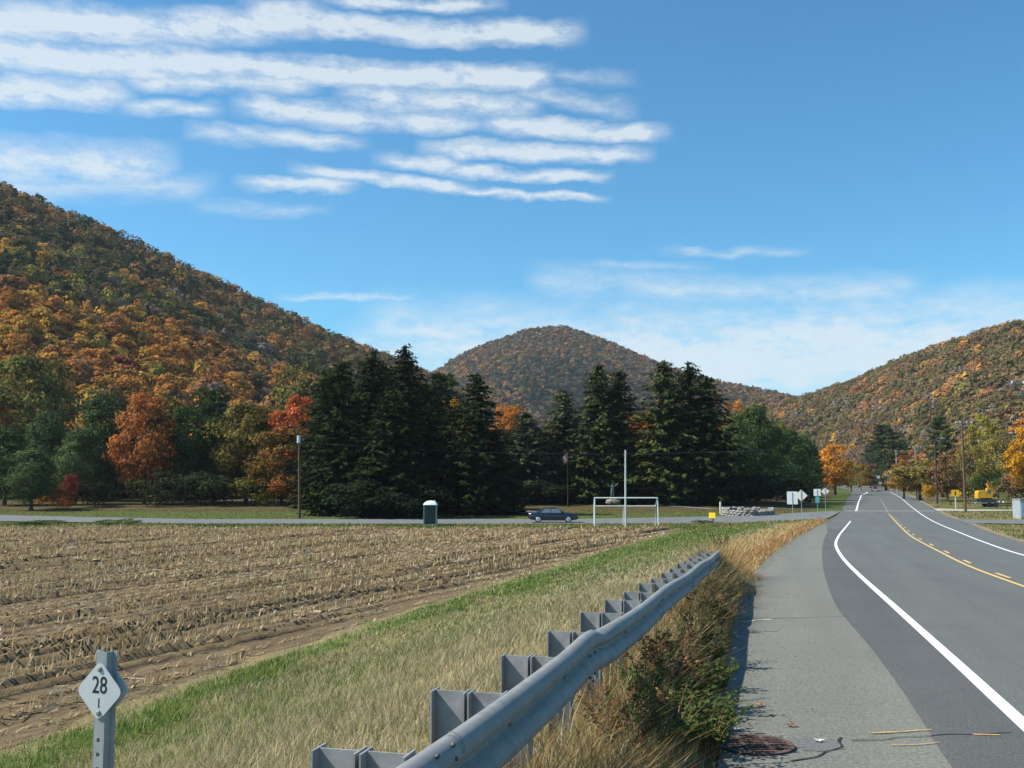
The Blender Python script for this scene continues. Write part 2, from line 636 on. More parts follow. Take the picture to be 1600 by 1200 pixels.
def strip(name, fa, fb, yy, dz, m, n=4, parent=None, zfun=None):
    yy = np.asarray(yy, float)
    a, b = fa(yy), fb(yy)
    w = np.linspace(0, 1, n + 1)
    X = a[:, None] * (1 - w) + b[:, None] * w
    Y = np.repeat(yy[:, None], n + 1, 1)
    Z = (zr(Y) if zfun is None else zfun(X, Y)) + dz
    V = np.stack([X, Y, Z], -1).reshape(-1, 3)
    i = (np.arange(len(yy) - 1)[:, None] * (n + 1) + np.arange(n)[None, :]).ravel()
    return link(name, np_mesh(name, V, np.stack([i, i + 1, i + n + 2, i + n + 1], 1), None, True), m, parent)


yroad = axis([(-20, 90, 1.0), (90, 320, 4.0), (320, 700, 10)])
road = tag(strip('main_road', lambda y: np.where(y < 89, np.minimum(xs(np.minimum(y, 89)), 1e9), xe(y)), xp, yroad, 0.0, M_ROAD, 8), kind='structure')
sh_y = axis([(-20, 89, 1.0)])
shoulder = tag(strip('road_shoulder', lambda y: xe(y) + .06 * (vnoise(y * 1.5, y * 0, 5) - .5), lambda y: xs(y) + .005, sh_y, 0.0, M_SHOULDER, 4), kind='structure')
# the strip of darker asphalt left of the edge line, cracked along its border
dk_y = axis([(-20, 70, 1.0)])
tag(strip('dark_asphalt_strip', lambda y: xs(y) + .03 * (vnoise(y * 2.2, y * 0, 6) - .5), lambda y: xw(y) - .06, dk_y, 0.004, M_DARKAS, 2), kind='structure')

M_LINE = bpy.data.materials.new('line_paint')
M_LINE.use_nodes = True
q = NG(M_LINE.node_tree)
bl = M_LINE.node_tree.nodes['Principled BSDF']
bl.inputs['Roughness'].default_value = .7
ge = q.n('ShaderNodeNewGeometry')
q.link(q.ramp(q.noise(ge.outputs['Position'], 30, 5, .7), [(.25, (.42, .42, .40)), (.46, (.78, .79, .77))]), bl.inputs['Base Color'])
M_YLINE = bpy.data.materials.new('yellow_line_paint')
M_YLINE.use_nodes = True
q = NG(M_YLINE.node_tree)
bl = M_YLINE.node_tree.nodes['Principled BSDF']
bl.inputs['Roughness'].default_value = .7
ge = q.n('ShaderNodeNewGeometry')
q.link(q.ramp(q.noise(ge.outputs['Position'], 25, 5, .7), [(.25, (.36, .26, .12)), (.5, (.66, .44, .15))]), bl.inputs['Base Color'])


def line(name, fc, y0, y1, hw, m, step=1.0, dz=.009):
    n = max(2, int((y1 - y0) / step) + 1)
    return strip(name, lambda y: fc(y) - hw, lambda y: fc(y) + hw, np.linspace(y0, y1, n), dz, m, 1, road)


line('edge_line', xw, -10, 89.0, .062, M_LINE)
line('edge_line', xw, 125.5, 232, .13, M_LINE, 3)
line('edge_line', lambda y: xw(y) + 2.2 * smooth(232, 300, y), 232, 300, .14, M_LINE, 5)
line('edge_line', xr, 5, 300, .06, M_LINE)
line('centre_line', xy_, 3, 113, .052, M_YLINE)
line('centre_line', lambda y: xy_(y) + .05, 118, 200, .06, mat('faded_yellow', (.30, .25, .16), .8), 3)
for i in range(15):
    yb = 11.6 + i * 6.4 + (0.02 * i * i)
    if yb < 108:
        line('centre_dash', lambda y: xy_(y) + .24, yb, yb + 1.9, .05, M_YLINE, .5)
# paler band where the newer paving ends
tag(strip('pavement_joint', lambda y: xe(y) + .4, lambda y: xp(y) - .4, np.array([125.2, 126.0, 126.9]), .006, mat('pale_seam', (.30, .30, .28), .9, 0, 3.0, .2), 12, road), kind='structure')


def drape(name, poly, m, dz, nx=40, ny_=12, zf=None, kind='structure'):
    """four corner patch (bilinear from two polylines) draped over the ground"""
    near, far = [np.array(p, float) for p in poly]

    def resample(P, n):
        d = np.concatenate([[0], np.cumsum(np.hypot(*np.diff(P, axis=0).T))])
        s = np.linspace(0, d[-1], n)
        return np.stack([np.interp(s, d, P[:, 0]), np.interp(s, d, P[:, 1])], 1)
    A, B = resample(near, nx), resample(far, nx)
    w = np.linspace(0, 1, ny_)[:, None, None]
    P = A[None] * (1 - w) + B[None] * w
    Z = (ground(P[..., 0], P[..., 1]) if zf is None else zf(P[..., 0], P[..., 1])) + dz
    V = np.concatenate([P, Z[..., None]], -1).reshape(-1, 3)
    i = (np.arange(ny_ - 1)[:, None] * nx + np.arange(nx - 1)[None, :]).ravel()
    return tag(link(name, np_mesh(name, V, np.stack([i, i + 1, i + nx + 1, i + nx], 1), None, True), m), kind=kind)


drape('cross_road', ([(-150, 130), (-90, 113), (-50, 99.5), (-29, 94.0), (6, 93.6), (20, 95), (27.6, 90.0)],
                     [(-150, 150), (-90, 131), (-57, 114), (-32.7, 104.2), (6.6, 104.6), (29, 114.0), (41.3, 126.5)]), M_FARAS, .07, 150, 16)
drape('side_road', ([(37.3, 83), (45, 84), (60, 84.5), (130, 86)], [(40.5, 93.5), (48, 94.5), (60, 94.5), (130, 97)]), M_FARAS, .07, 50, 8)
M_GRAVEL = mat('pale_gravel', (.36, .33, .28), .95, 0, 2.5, .3, .5, .1)
drape('gravel_lot', ([(53.0, 126.5), (58, 128), (66, 130), (75, 131), (96, 128), (125, 128)], [(56.5, 138), (61, 136.5), (66, 134.5), (77, 148), (100, 170), (140, 178)]), M_GRAVEL, .06, 60, 14)
M_DGRAV = mat('grey_gravel', (.20, .19, .165), .95, 0, 1.5, .4, .5, .1)
drape('pale_path', ([(-3, 121), (2, 119.5), (6, 119)], [(-4, 127), (2, 124.5), (6, 121.5)]), M_DGRAV, .05, 20, 12)
drape('gravel_drive', ([(18.5, 138), (21.5, 134), (25, 128)], [(19.2, 140), (22.6, 135.5), (26, 128.6)]), M_DGRAV, .05, 20, 10)

# ------------------------------------------------------------------ cracks, paint marks, grate and leaves on the shoulder
M_CRACK = mat('crack', (.03, .03, .03), .95)


def mark(name, pts, w, m, dz=.006, wob=0.0, n=30):
    """thin strip through road points (x, y)"""
    P = np.array(pts, float)
    d = np.concatenate([[0], np.cumsum(np.hypot(*np.diff(P, axis=0).T))])
    s = np.linspace(0, d[-1], n)
    X, Y = np.interp(s, d, P[:, 0]), np.interp(s, d, P[:, 1])
    tx, ty = np.gradient(X), np.gradient(Y)
    L = np.hypot(tx, ty)
    nx_, ny2 = -ty / L, tx / L
    o = (vnoise(s * 5, s * 0, 8) - .5) * wob
    ww = w * (.6 + .8 * vnoise(s * 9, s * 0, 9)) if wob else w + 0 * s
    a = np.stack([X + nx_ * (o + ww / 2), Y + ny2 * (o + ww / 2)], 1)
    b = np.stack([X + nx_ * (o - ww / 2), Y + ny2 * (o - ww / 2)], 1)
    P2 = np.concatenate([a, b])
    V = np.stack([P2[:, 0], P2[:, 1], zr(P2[:, 1]) + dz], 1)
    i = np.arange(n - 1)
    return link(name, np_mesh(name, V, np.stack([i, i + n, i + n + 1, i + 1], 1)), m, shoulder)


def rp(u, v):
    x, y, z = ray(u, v)
    d = np.linspace(3, 200, 40000)
    i = int(np.argmax(EYE + d * z / y <= zr(d)))
    return (d[i] * x / y, d[i])


mark('crack', [rp(1150, 968), rp(1240, 966), rp(1322, 963)], .018, M_CRACK, .006, .05)
mark('crack', [rp(1140, 1097), rp(1170, 1094), rp(1205, 1091)], .012, M_CRACK, .006, .04)
mark('crack', [rp(1330, 1158), rp(1400, 1155), rp(1470, 1150), rp(1580, 1146)], .014, M_CRACK, .008, .05)
mark('crack', [rp(1235, 1190), rp(1285, 1180), rp(1316, 1168), rp(1313, 1153)], .016, M_CRACK, .006, .04)
mark('sand_streak', [rp(1150, 972), rp(1180, 970), rp(1206, 968)], .10, mat('sand', (.36, .33, .27), .95), .005, .1)
mark('sand_streak', [rp(1128, 1140), rp(1150, 1138), rp(1180, 1142)], .06, mat('sand', (.36, .33, .27), .95), .005, .1)
mark('stop_line', [rp(1262, 811.5), rp(1300, 812.5), rp(1330, 814)], .10, mat('faded_white', (.42, .42, .40), .8), .01)
M_OPAINT = mat('orange_survey_paint', (.50, .32, .10), .9, 0, 25, .4)
mark('paint_mark', [rp(1362, 1147), rp(1400, 1145), rp(1456, 1142)], .022, M_OPAINT, .009, .01)
mark('paint_mark', [rp(1392, 1166), rp(1430, 1165), rp(1470, 1162)], .012, M_OPAINT, .009, .01)
mark('paint_mark', [rp(1520, 1149), rp(1562, 1150)], .022, M_OPAINT, .009, .01)
mark('dark_patch', [rp(1243, 1163), rp(1312, 1163)], .30, asphalt('patched_asphalt', (.125, .127, .125), (.15, .15, .145)), .003, .05)

M_RUST = mat('rusty_iron', (.115, .070, .056), .85, .2, 14, .45, .3)
gc = rp(1180, 1167)
gz = float(zr(gc[1])) + .004
gr_o = empty('drain_grate', (gc[0], gc[1], gz), 0, 'round rusty iron drain grate set in the grey shoulder beside the weeds', 'drain grate')
rg = MB()
nn = 36
for rr, z0 in ((.265, 0.0), (.265, .018), (.225, .018), (.225, 0.0)):
    rg.v += [(rr * math.cos(2 * math.pi * k / nn), rr * math.sin(2 * math.pi * k / nn), z0) for k in range(nn)]
for j in range(3):
    for k in range(nn):
        rg.f.append((j * nn + k, j * nn + (k + 1) % nn, (j + 1) * nn + (k + 1) % nn, (j + 1) * nn + k))
        rg.s.append(False)
rg.build('rim', M_RUST, gr_o)
MB().tube([(0, 0, 0), (0, 0, .003)], .226, 32).build('pit', M_BLACK, gr_o)
for i in range(9):
    yb = -.18 + i * .045
    L = 2 * math.sqrt(.226**2 - yb * yb)
    MB().box((0, yb, .011), (L, .021, .014)).build('bar', M_RUST, gr_o)
for xb in (-.08, .08):
    MB().box((xb, 0, .0115), (.022, 2 * math.sqrt(.226**2 - xb * xb), .0165)).build('cross_bar', M_RUST, gr_o)

M_FLEAF = {'y': mat('yellow_dead_leaf', (.50, .36, .10), .8), 'o': mat('orange_dead_leaf', (.36, .16, .04), .8), 'b': mat('brown_dead_leaf', (.20, .085, .04), .8), 'w': mat('pale_scrap', (.6, .58, .52), .8)}
for (u, v, k, s, lab) in [(1134, 1112, 'y', .045, 'pale yellow fallen leaf at the weedy edge of the shoulder'),
                          (1187, 1104, 'o', .045, 'orange brown fallen leaf lying alone on the grey shoulder'),
                          (1236, 1136, 'b', .038, 'small dark brown fallen leaf just above the drain grate'),
                          (1279, 1160, 'w', .032, 'small pale scrap lying right of the drain grate')]:
    p = rp(u, v)
    lf = MB()
    for k2 in range(5):
        a = k2 * 1.25 + u
        c, s_ = math.cos(a), math.sin(a)
        L = s * (1.1 if k2 else .8)
        zt = s * (.25 + .3 * ((k2 * 37 % 5) / 5))
        lf.add([(0, 0, .004), (c * L * .6 - s_ * L * .35, s_ * L * .6 + c * L * .35, zt), (c * L * 1.25, s_ * L * 1.25, zt * .7 + .004), (c * L * .6 + s_ * L * .35, s_ * L * .6 - c * L * .35, zt * .8)], [(0, 1, 2, 3)])
    tag(lf.build('fallen_leaf' if k != 'w' else 'paper_scrap', M_FLEAF[k], None, (p[0], p[1], float(zr(p[1])) + .006)), lab, 'leaf' if k != 'w' else 'scrap')

# ------------------------------------------------------------------ corn field
ROW_A = RAD(24.5)
rd = np.array([math.sin(ROW_A), math.cos(ROW_A)])      # along a row
rn = np.array([math.cos(ROW_A), -math.sin(ROW_A)])     # across the rows
ROWS = .82


def row_amp(r, l):
    k = np.floor(r / ROWS)
    h = vnoise(k * 7.31, k * 0 + 3.3, 41)
    deep = (h > .45) * smooth(.30, .55, vnoise(l * .07, k * 3.7, 42))
    return .05 + .17 * deep


def soil_z(x, y):
    r = x * rn[0] + y * rn[1]
    l = x * rd[0] + y * rd[1]
    rr = r + .10 * (vnoise(l * .25, r * .3, 43) - .5)
    ph = 2 * np.pi * rr / ROWS
    a = row_amp(rr, l)
    near_edge = smooth(12.6, 14.0, xe(y) - x)
    z = a * (.5 + .5 * np.cos(ph + .45 * np.sin(ph))) ** 3.0
    z += .05 * (vnoise(x * 2.3, y * 2.3, 44) - .5) + .045 * (vnoise(x * 5.5, y * 5.5, 45) - .5)
    return ground(x, y) + .004 + .03 * near_edge + z * near_edge


def in_field(x, y):
    t = xe(y) - x
    e = 12.2 + .7 * (vnoise(y * .5, y * 0, 46) - .5)
    return (t > e) & (y < 86.5 + .6 * vnoise(x * .4, x * 0, 47)) & (y > 4) & (x > -78)


l0 = axis([(-12, 36, .22), (36, 112, .6)])
r0 = axis([(-112, -60, .20), (-60, -8, .10)])
RR, LL = np.meshgrid(r0, l0)
X = RR * rn[0] + LL * rd[0]
Y = RR * rn[1] + LL * rd[1]
ok = in_field(X, Y)
Z = soil_z(X, Y)
nr = len(r0)
i = (np.arange(len(l0) - 1)[:, None] * nr + np.arange(nr - 1)[None, :])
good = (ok[:-1, :-1] & ok[1:, :-1] & ok[1:, 1:] & ok[:-1, 1:])
i = i[good]
Fq = np.stack([i, i + 1, i + nr + 1, i + nr], 1)
used = np.unique(Fq)
remap = np.zeros(X.size, int)
remap[used] = np.arange(len(used))
V = np.stack([X.ravel(), Y.ravel(), Z.ravel()], 1)[used]
ms = bpy.data.materials.new('tilled_soil')
ms.use_nodes = True
q = NG(ms.node_tree)
b_ = ms.node_tree.nodes['Principled BSDF']
b_.inputs['Roughness'].default_value = .95
b_.inputs['Specular IOR Level'].default_value = .1
ge = q.n('ShaderNodeNewGeometry')
mp = q.n('ShaderNodeMapping')
mp.vector_type = 'TEXTURE'
mp.inputs['Rotation'].default_value = (0, 0, -ROW_A)
mp.inputs['Scale'].default_value = (1.0, 4.0, 1.0)
q.link(ge.outputs['Position'], mp.inputs[0])
na = q.noise(mp.outputs[0], 7.0, 8.0, .7)
nb = q.noise(ge.outputs['Position'], .25, 5, .6)
nc = q.noise(ge.outputs['Position'], 22, 4, .7)
c = q.ramp(na, [(.25, (.085, .060, .036)), (.5, (.150, .110, .064)), (.72, (.22, .168, .10))])
c = q.mix(1.0, c, q.ramp(nb, [(.3, (.85, .85, .85)), (.7, (1.15, 1.13, 1.1))]), 'MULTIPLY')
c = q.mix(1.0, c, q.ramp(nc, [(.25, (.7, .7, .7)), (.7, (1.25, 1.25, 1.22))]), 'MULTIPLY')
q.link(c, b_.inputs['Base Color'])
bn = q.n('ShaderNodeBump')
bn.inputs['Strength'].default_value = .7
bn.inputs['Distance'].default_value = .04
q.link(nc, bn.inputs['Height'])
q.link(bn.outputs[0], b_.inputs['Normal'])
tag(link('corn_field', np_mesh('corn_field', V, remap[Fq], None, True), ms), kind='structure')


def in_view(P, pad=60, top=-50):
    """keeps points near the photographed field of view (and a step to either side)"""
    dy = np.maximum(P[:, 1], .5)
    s = P[:, 0] / dy * F
    return (s > -800 - pad) & (s < 800 + pad)


def blades(P, h, w, lean, col, bend=.5, rng=RNG):
    n = len(P)
    a = rng.uniform(0, 2 * np.pi, n)
    sx = np.stack([np.cos(a), np.sin(a), np.zeros(n)], 1) * (w[:, None] / 2)
    L = np.concatenate([lean, np.zeros((n, 1))], 1)
    up = np.zeros((n, 3))
    up[:, 2] = h
    m = P + up * .55 + L * (.55 * (1 - bend))[:, None] if hasattr(bend, '__len__') else P + up * .58 + L * .35
    tp = P + up + L
    V = np.stack([P - sx, P + sx, m - sx * .8, m + sx * .8, tp], 1).reshape(-1, 3)
    b = (np.arange(n) * 5)[:, None]
    Fc = np.concatenate([b + [0, 1, 3], b + [0, 3, 2], b + [2, 3, 4]], 0)
    C = np.repeat(col, 5, 0)
    return V, Fc, C


# stubble: cut stalks standing in rows, the taller unbroken stretches where the photo shows them
ks = np.arange(int(-112 / ROWS), int(-4 / ROWS))
Ps, Hs = [], []
for k in ks:
    l = np.arange(-12, 112, .135)
    l = l + RNG.uniform(-.05, .05, len(l))
    r = k * ROWS + RNG.normal(0, .035, len(l)) - .10 * (vnoise(l * .25, np.full(len(l), k * ROWS) * .3, 43) - .5)
    x = r * rn[0] + l * rd[0]
    y = r * rn[1] + l * rd[1]
    stand = smooth(.45, .65, vnoise(l * .09, np.full(len(l), k * 1.9), 52))
    keep = in_field(x, y) & (RNG.random(len(l)) < .72 + .28 * stand) & in_view(np.stack([x, y], 1))
    Ps.append(np.stack([x, y, stand], 1)[keep])
Ps = np.concatenate(Ps)
n = len(Ps)
st = Ps[:, 2]
P3 = np.stack([Ps[:, 0], Ps[:, 1], soil_z(Ps[:, 0], Ps[:, 1]) - .02], 1)
hh = (.12 + .19 * st) * RNG.uniform(.65, 1.25, n)
ln = RNG.normal(0, 1, (n, 2)) * (.025 + .04 * (1 - st))[:, None] + (rd * .13 + rn * .03) * (1.15 - st)[:, None]
tone = RNG.uniform(.65, 1.25, n)[:, None]
cs = np.where(RNG.random((n, 1)) < .25, (.58, .47, .30), (.44, .32, .165)) * tone
wd = np.maximum(.028, P3[:, 1] * .00085) * RNG.uniform(.8, 1.4, n)
# two crossed narrow slips per stalk, kept as stalk with a dead leaf
Va, Fa, Ca = blades(P3, hh, wd * 1.2, ln, cs)
Vb, Fb, Cb = blades(P3 + RNG.normal(0, .02, (n, 3)) * [1, 1, 0], hh * RNG.uniform(.4, .9, n), wd * 1.5, RNG.normal(0, .05, (n, 2)) + rd * .12, cs * RNG.uniform(.7, 1.2, (n, 1)))
stub = link('corn_stubble', np_mesh('corn_stubble', np.concatenate([Va, Vb]), np.concatenate([Fa, Fb + len(Va)]), np.concatenate([Ca, Cb])), M_BLADE)
tag(stub, 'cut corn stalks standing in rows on the brown field', 'corn stubble', None, 'stuff')

# litter of husks and broken stalks lying on the soil
n = 150000
y = 5 + 82 * RNG.random(n) ** .72
x = RNG.uniform(-1, 1, n) * (y * .54 + 2)
_r = x * rn[0] + y * rn[1]
_l = x * rd[0] + y * rd[1]
rowp = .5 + .5 * np.cos(2 * np.pi * _r / ROWS)
streak = vnoise(np.floor(_r / ROWS) * 3.7, _l * .05, 57)
keep = in_field(x, y) & (RNG.random(n) < .15 + .85 * rowp * smooth(.25, .7, streak)) & (vnoise(x * .35, y * .35, 55) + .25 * smooth(30, 80, y) + RNG.uniform(-.25, .25, n) > .42 + .30 * smooth(46, 20, y))
x, y = x[keep], y[keep]
n = len(x)
z = soil_z(x, y) + RNG.uniform(.012, .05, n)
ln_ = RNG.uniform(.05, .26, n) * RNG.choice([1, 1, 1, 1.8], n) * (1 + y * .006)
wd = RNG.uniform(.012, .035, n) * (1 + y * .018)
a = np.where(RNG.random(n) < .5, RNG.uniform(0, np.pi, n), np.pi / 2 - ROW_A + RNG.normal(0, .5, n))
d = np.stack([np.cos(a), np.sin(a), RNG.normal(0, .16, n)], 1) * (ln_ / 2)[:, None]
s = np.stack([-np.sin(a), np.cos(a), RNG.normal(0, .5, n)], 1) * (wd / 2)[:, None]
P3 = np.stack([x, y, z], 1)
V = np.stack([P3 - d - s, P3 + d - s, P3 + d + s, P3 - d + s], 1).reshape(-1, 3)
Fc = np.arange(4 * n).reshape(-1, 4)
cs = np.where(RNG.random((n, 1)) < .3, (.60, .51, .36), (.38, .29, .165)) * RNG.uniform(.45, 1.2, (n, 1))
tag(link('husk_litter', np_mesh('husk_litter', V, Fc, np.repeat(cs, 4, 0)), M_BLADE), 'pale husks and broken stalks strewn over the corn field soil', 'crop litter', None, 'stuff')

# ------------------------------------------------------------------ grasses of the bank
PB, HB, WB, LB, CB = [], [], [], [], []
for (ya, yb, ta, tb, dens_) in [(2.2, 6, -.12, 8, 1000), (6, 12, -.12, 13.6, 760), (12, 25, -.30, 13.6, 340), (25, 50, -.05, 13.6, 120), (50, 92, .0, 13.4, 50)]:
    n = int((yb - ya) * (tb - ta) * dens_)
    y = RNG.uniform(ya, yb, n)
    t = RNG.uniform(ta, tb, n)
    x = xe(y) - t
    P = np.stack([x, y, ground(x, y) - .01], 1)
    keep = in_view(P, 90) & (RNG.random(n) < 1 - .93 * smooth(11.2, 13.4, t + 1.2 * (vnoise(x * .8, y * .8, 63) - .5)))
    y, t, x, P = y[keep], t[keep], x[keep], P[keep]
    n = len(y)
    gr = greenness(t, y, x)
    isg = RNG.random(n) < gr * .8 + .08
    clump = .5 * vnoise(x * 1.3, y * 1.3, 61) + .5 * vnoise(x * 3.1, y * 3.1, 62)
    verge = t < .95
    h = np.where(isg, RNG.uniform(.06, .22, n), RNG.uniform(.07, .24, n)) * (.45 + .9 * clump)
    h = np.where(verge & (y < 26), RNG.uniform(.10, .34, n) * (.4 + smooth(.0, .5, t) + .8 * smooth(11, 15, y)) * (.5 + clump), h)
    h = np.where((t > 11.2), h * .55, h) * (.45 + .55 * smooth(-.1, .35, t + .05))
    far = y > 24
    gold_ = (t < .9 + 2.4 * smooth(24, 46, y)) & (y > 20) & (RNG.random(n) < .85)
    h = np.where(gold_, h * (.8 + .5 * smooth(2.8, 1.2, t)), h)
    h = np.where(far & ~gold_, h * .7, h)
    w = RNG.uniform(.003, .008, n)
    w = np.maximum(w, y * (.00055 if ya < 25 else .0007)) * np.where(isg, 1.35, 1.0)
    lean = RNG.normal(0, .52, (n, 2)) * h[:, None] + np.array([.16, .05]) * h[:, None]
    cd = np.where(RNG.random((n, 1)) < .4, (.58, .49, .32), (.43, .35, .205))
    cd = np.where(RNG.random((n, 1)) < .2, (.30, .24, .17), cd)
    cd = np.where(RNG.random((n, 1)) < .22, (.20, .22, .08), cd)
    cg = np.where(RNG.random((n, 1)) < .4, (.22, .265, .07), (.095, .175, .030))
    c = np.where(isg[:, None], cg, cd)
    c = np.where(gold_[:, None], np.where(RNG.random((n, 1)) < .5, (.58, .44, .21), (.42, .30, .14)), c)
    red = verge & (y > 24) & (RNG.random(n) < .6)
    c = np.where(red[:, None], (.38, .20, .09), c)
    br = verge & (y < 24) & (RNG.random(n) < .7)
    c = np.where(br[:, None], np.where(RNG.random((n, 1)) < .5, (.34, .20, .08), (.30, .24, .10)), c)
    c = c * RNG.uniform(.6, 1.3, (n, 1))
    PB.append(P); HB.append(h); WB.append(w); LB.append(lean); CB.append(c)
    print('blades', ya, n)
n = 15000
y = 2.5 + 22 * RNG.random(n) ** 1.35
t = RNG.uniform(-.06, 1.25, n)
x = xe(y) - t
P = np.stack([x, y, ground(x, y) - .01], 1)
h = RNG.uniform(.08, .28, n) * (.5 + vnoise(x * 2.5, y * 2.5, 64)) * (.5 + .5 * smooth(-.06, .3, t))
c = np.where(RNG.random((n, 1)) < .5, (.50, .33, .15), (.36, .21, .085))
c = np.where(RNG.random((n, 1)) < .25, (.56, .46, .28), c) * RNG.uniform(.6, 1.25, (n, 1))
PB.append(P); HB.append(h); WB.append(np.maximum(.004, y * .0006)); LB.append(RNG.normal(0, .6, (n, 2)) * h[:, None]); CB.append(c)
Vg, Fg, Cg = blades(np.concatenate(PB), np.concatenate(HB), np.concatenate(WB), np.concatenate(LB), np.concatenate(CB))
tag(link('bank_grass', np_mesh('bank_grass', Vg, Fg, Cg), M_BLADE), 'dry tan and green grass covering the bank between guardrail and corn field', 'grass', None, 'stuff')

# short grass along the far road, and the right hand verges
PB = []
n = 26000
x = RNG.uniform(-75, 30, n)
y = RNG.uniform(84.5, 95, n)
tt = xe(y) - x
# near edge of the cross road
yn = np.interp(x, [-90, -50, -29, 6, 20, 27], [113, 99.5, 94, 93.6, 95, 91]) - .3
keep = (y < yn + 0) & (tt > 1.0) & ((y > 86.4) | (tt < 13))
x2 = np.concatenate([x[keep], RNG.uniform(-75, 42, 16000)])
y2 = np.concatenate([y[keep], RNG.uniform(104, 128, 16000)])
yf = np.interp(x2, [-90, -57, -32.7, 6.6, 29, 41], [131, 114, 104.2, 104.6, 114, 126.5]) + .4
k2 = (y2 < 100) | ((y2 > yf) & (xe(y2) - x2 > .6))
x, y = x2[k2], y2[k2]
n = len(x)
P = np.stack([x, y, ground(x, y)], 1)
yel = smooth(.4, .6, vnoise(x * .2, y * .3, 66)) * (y < 100)
h = RNG.uniform(.06, .26, n) * np.where(y < 100, 1.0, .6)
c = np.where((RNG.random(n) < .25 + .5 * yel)[:, None], (.34, .27, .12), (.11, .15, .035)) * RNG.uniform(.7, 1.3, (n, 1))
Vg, Fg, Cg = blades(P, h, np.full(n, .07), RNG.normal(0, .06, (n, 2)), c)
tag(link('verge_grass', np_mesh('verge_grass', Vg, Fg, Cg), M_BLADE), 'short green grass on both verges of the far cross road', 'grass', None, 'stuff')

n = 42000
y = 50 + 150 * RNG.random(n) ** 1.2
sd_ = .5 + 45 * RNG.random(n) ** 1.4
x = xp(y) + sd_
in_side = (y > 82) & (y < 98)
in_lot = (x > 52) & (y > 125) & (y < 150) & (y < 126 + (x - 52) * 2)
keep = ~in_side & ~in_lot & (x < y * .56 + 4) & (RNG.random(n) < smooth(.0, 1.4, sd_))
x, y = x[keep], y[keep]
n = len(x)
P = np.stack([x, y, ground(x, y)], 1)
dry = vnoise(x * .15, y * .15, 68)
c = np.where((RNG.random(n) < .2 + .6 * smooth(.35, .65, dry))[:, None], (.36, .28, .14), (.125, .155, .045)) * RNG.uniform(.7, 1.3, (n, 1))
Vg, Fg, Cg = blades(P, RNG.uniform(.05, .18, n), np.maximum(.03, y * .0007), RNG.normal(0, .05, (n, 2)), c)
tag(link('right_verge_grass', np_mesh('right_verge_grass', Vg, Fg, Cg), M_BLADE), 'short mixed green and dry grass on the right verge of the main road', 'grass', None, 'stuff')

n = 5200
y = 4 + 100 * RNG.random(n) ** 1.6
lft = RNG.random(n) < .72
off = RNG.exponential(.16, n)
x = np.where(lft, xe(y) + off, xp(y) - off * 1.6)
z = zr(y) + .008
sz = RNG.uniform(.006, .018, n) * (1 + y * .02)
a = RNG.uniform(0, 6.28, n)
d = np.stack([np.cos(a), np.sin(a), RNG.normal(0, .25, n)], 1) * sz[:, None]
e = np.stack([-np.sin(a), np.cos(a), RNG.normal(0, .25, n)], 1) * (sz * .6)[:, None]
P = np.stack([x, y, z + sz * .3], 1)
V = np.stack([P - d, P - e, P + d, P + e], 1).reshape(-1, 3)
c = np.where(RNG.random((n, 1)) < .5, (.30, .26, .20), (.26, .15, .07)) * RNG.uniform(.5, 1.3, (n, 1))
tag(link('edge_debris', np_mesh('edge_debris', V, np.arange(4 * n).reshape(-1, 4), np.repeat(c, 4, 0)), M_BLADE), 'grit and bits of dead leaf along the pavement edges', 'debris', None, 'stuff')

# ------------------------------------------------------------------ leaf clouds, crowns, trunks


def nrm(a):
    return a / np.maximum(np.linalg.norm(a, axis=-1, keepdims=True), 1e-9)


def leaf_quads(c, nvec, size, aspect, rng, along=None):
    n = len(c)
    nvec = nrm(nvec)
    r = rng.normal(0, 1, (n, 3)) if along is None else along
    a = nrm(np.cross(np.cross(nvec, r), nvec))
    b = np.cross(nvec, a)
    size = np.broadcast_to(np.asarray(size, float), (n,))[:, None]
    return np.stack([c + a * size, c + b * size * aspect, c - a * size, c - b * size * aspect], 1).reshape(-1, 3)


def leaf_tone(n, rng, hue=.12, val=.35):
    t = np.exp(rng.normal(0, val, (n, 1))) * .95
    e = rng.normal(0, hue, (n, 1))
    return np.clip(np.concatenate([t * (1 + e), t * (1 + .1 * e), t * (1 - .6 * e)], 1), .12, 2.6)


def crown_points(rng, H, W, z0, nclump, per, style='round', fill=.0):
    """clump centres on an uneven egg, leaves on each clump"""
    cz, rz, rx = (H + z0) / 2, (H - z0) / 2, W / 2
    C, N, K = [], [], []
    for k in range(nclump):
        while True:
            p = rng.uniform(-1, 1, 3)
            r = np.linalg.norm(p)
            if .52 < r < .92:
                break
        if style == 'oval':
            taper = 1 - .35 * max(0, p[2])
        elif style == 'cone':
            taper = .28 + .72 * (1 - (p[2] + 1) / 2) ** .8
        elif style == 'vase':
            taper = .75 + .25 * p[2]
        else:
            taper = 1.0
        cen = np.array([p[0] * rx * taper, p[1] * rx * taper, cz + p[2] * rz])
        cr = W * rng.uniform(.11, .21) * (1.15 if p[2] < .3 else .9)
        m = int(per * rng.uniform(.7, 1.3))
        d = nrm(rng.normal(0, 1, (m, 3)))
        d[:, 2] = np.where(rng.random(m) < .65, np.abs(d[:, 2]), d[:, 2])
        rr = cr * rng.uniform(.45, 1.12, (m, 1)) ** .7
        C.append(cen + d * rr * np.array([1, 1, .8]))
        N.append(d + .55 * nrm(cen - np.array([0, 0, cz])) + rng.normal(0, .55, (m, 3)))
        K.append(np.full(m, rng.normal(0, .22)))
    return np.concatenate(C), np.concatenate(N), np.concatenate(K)


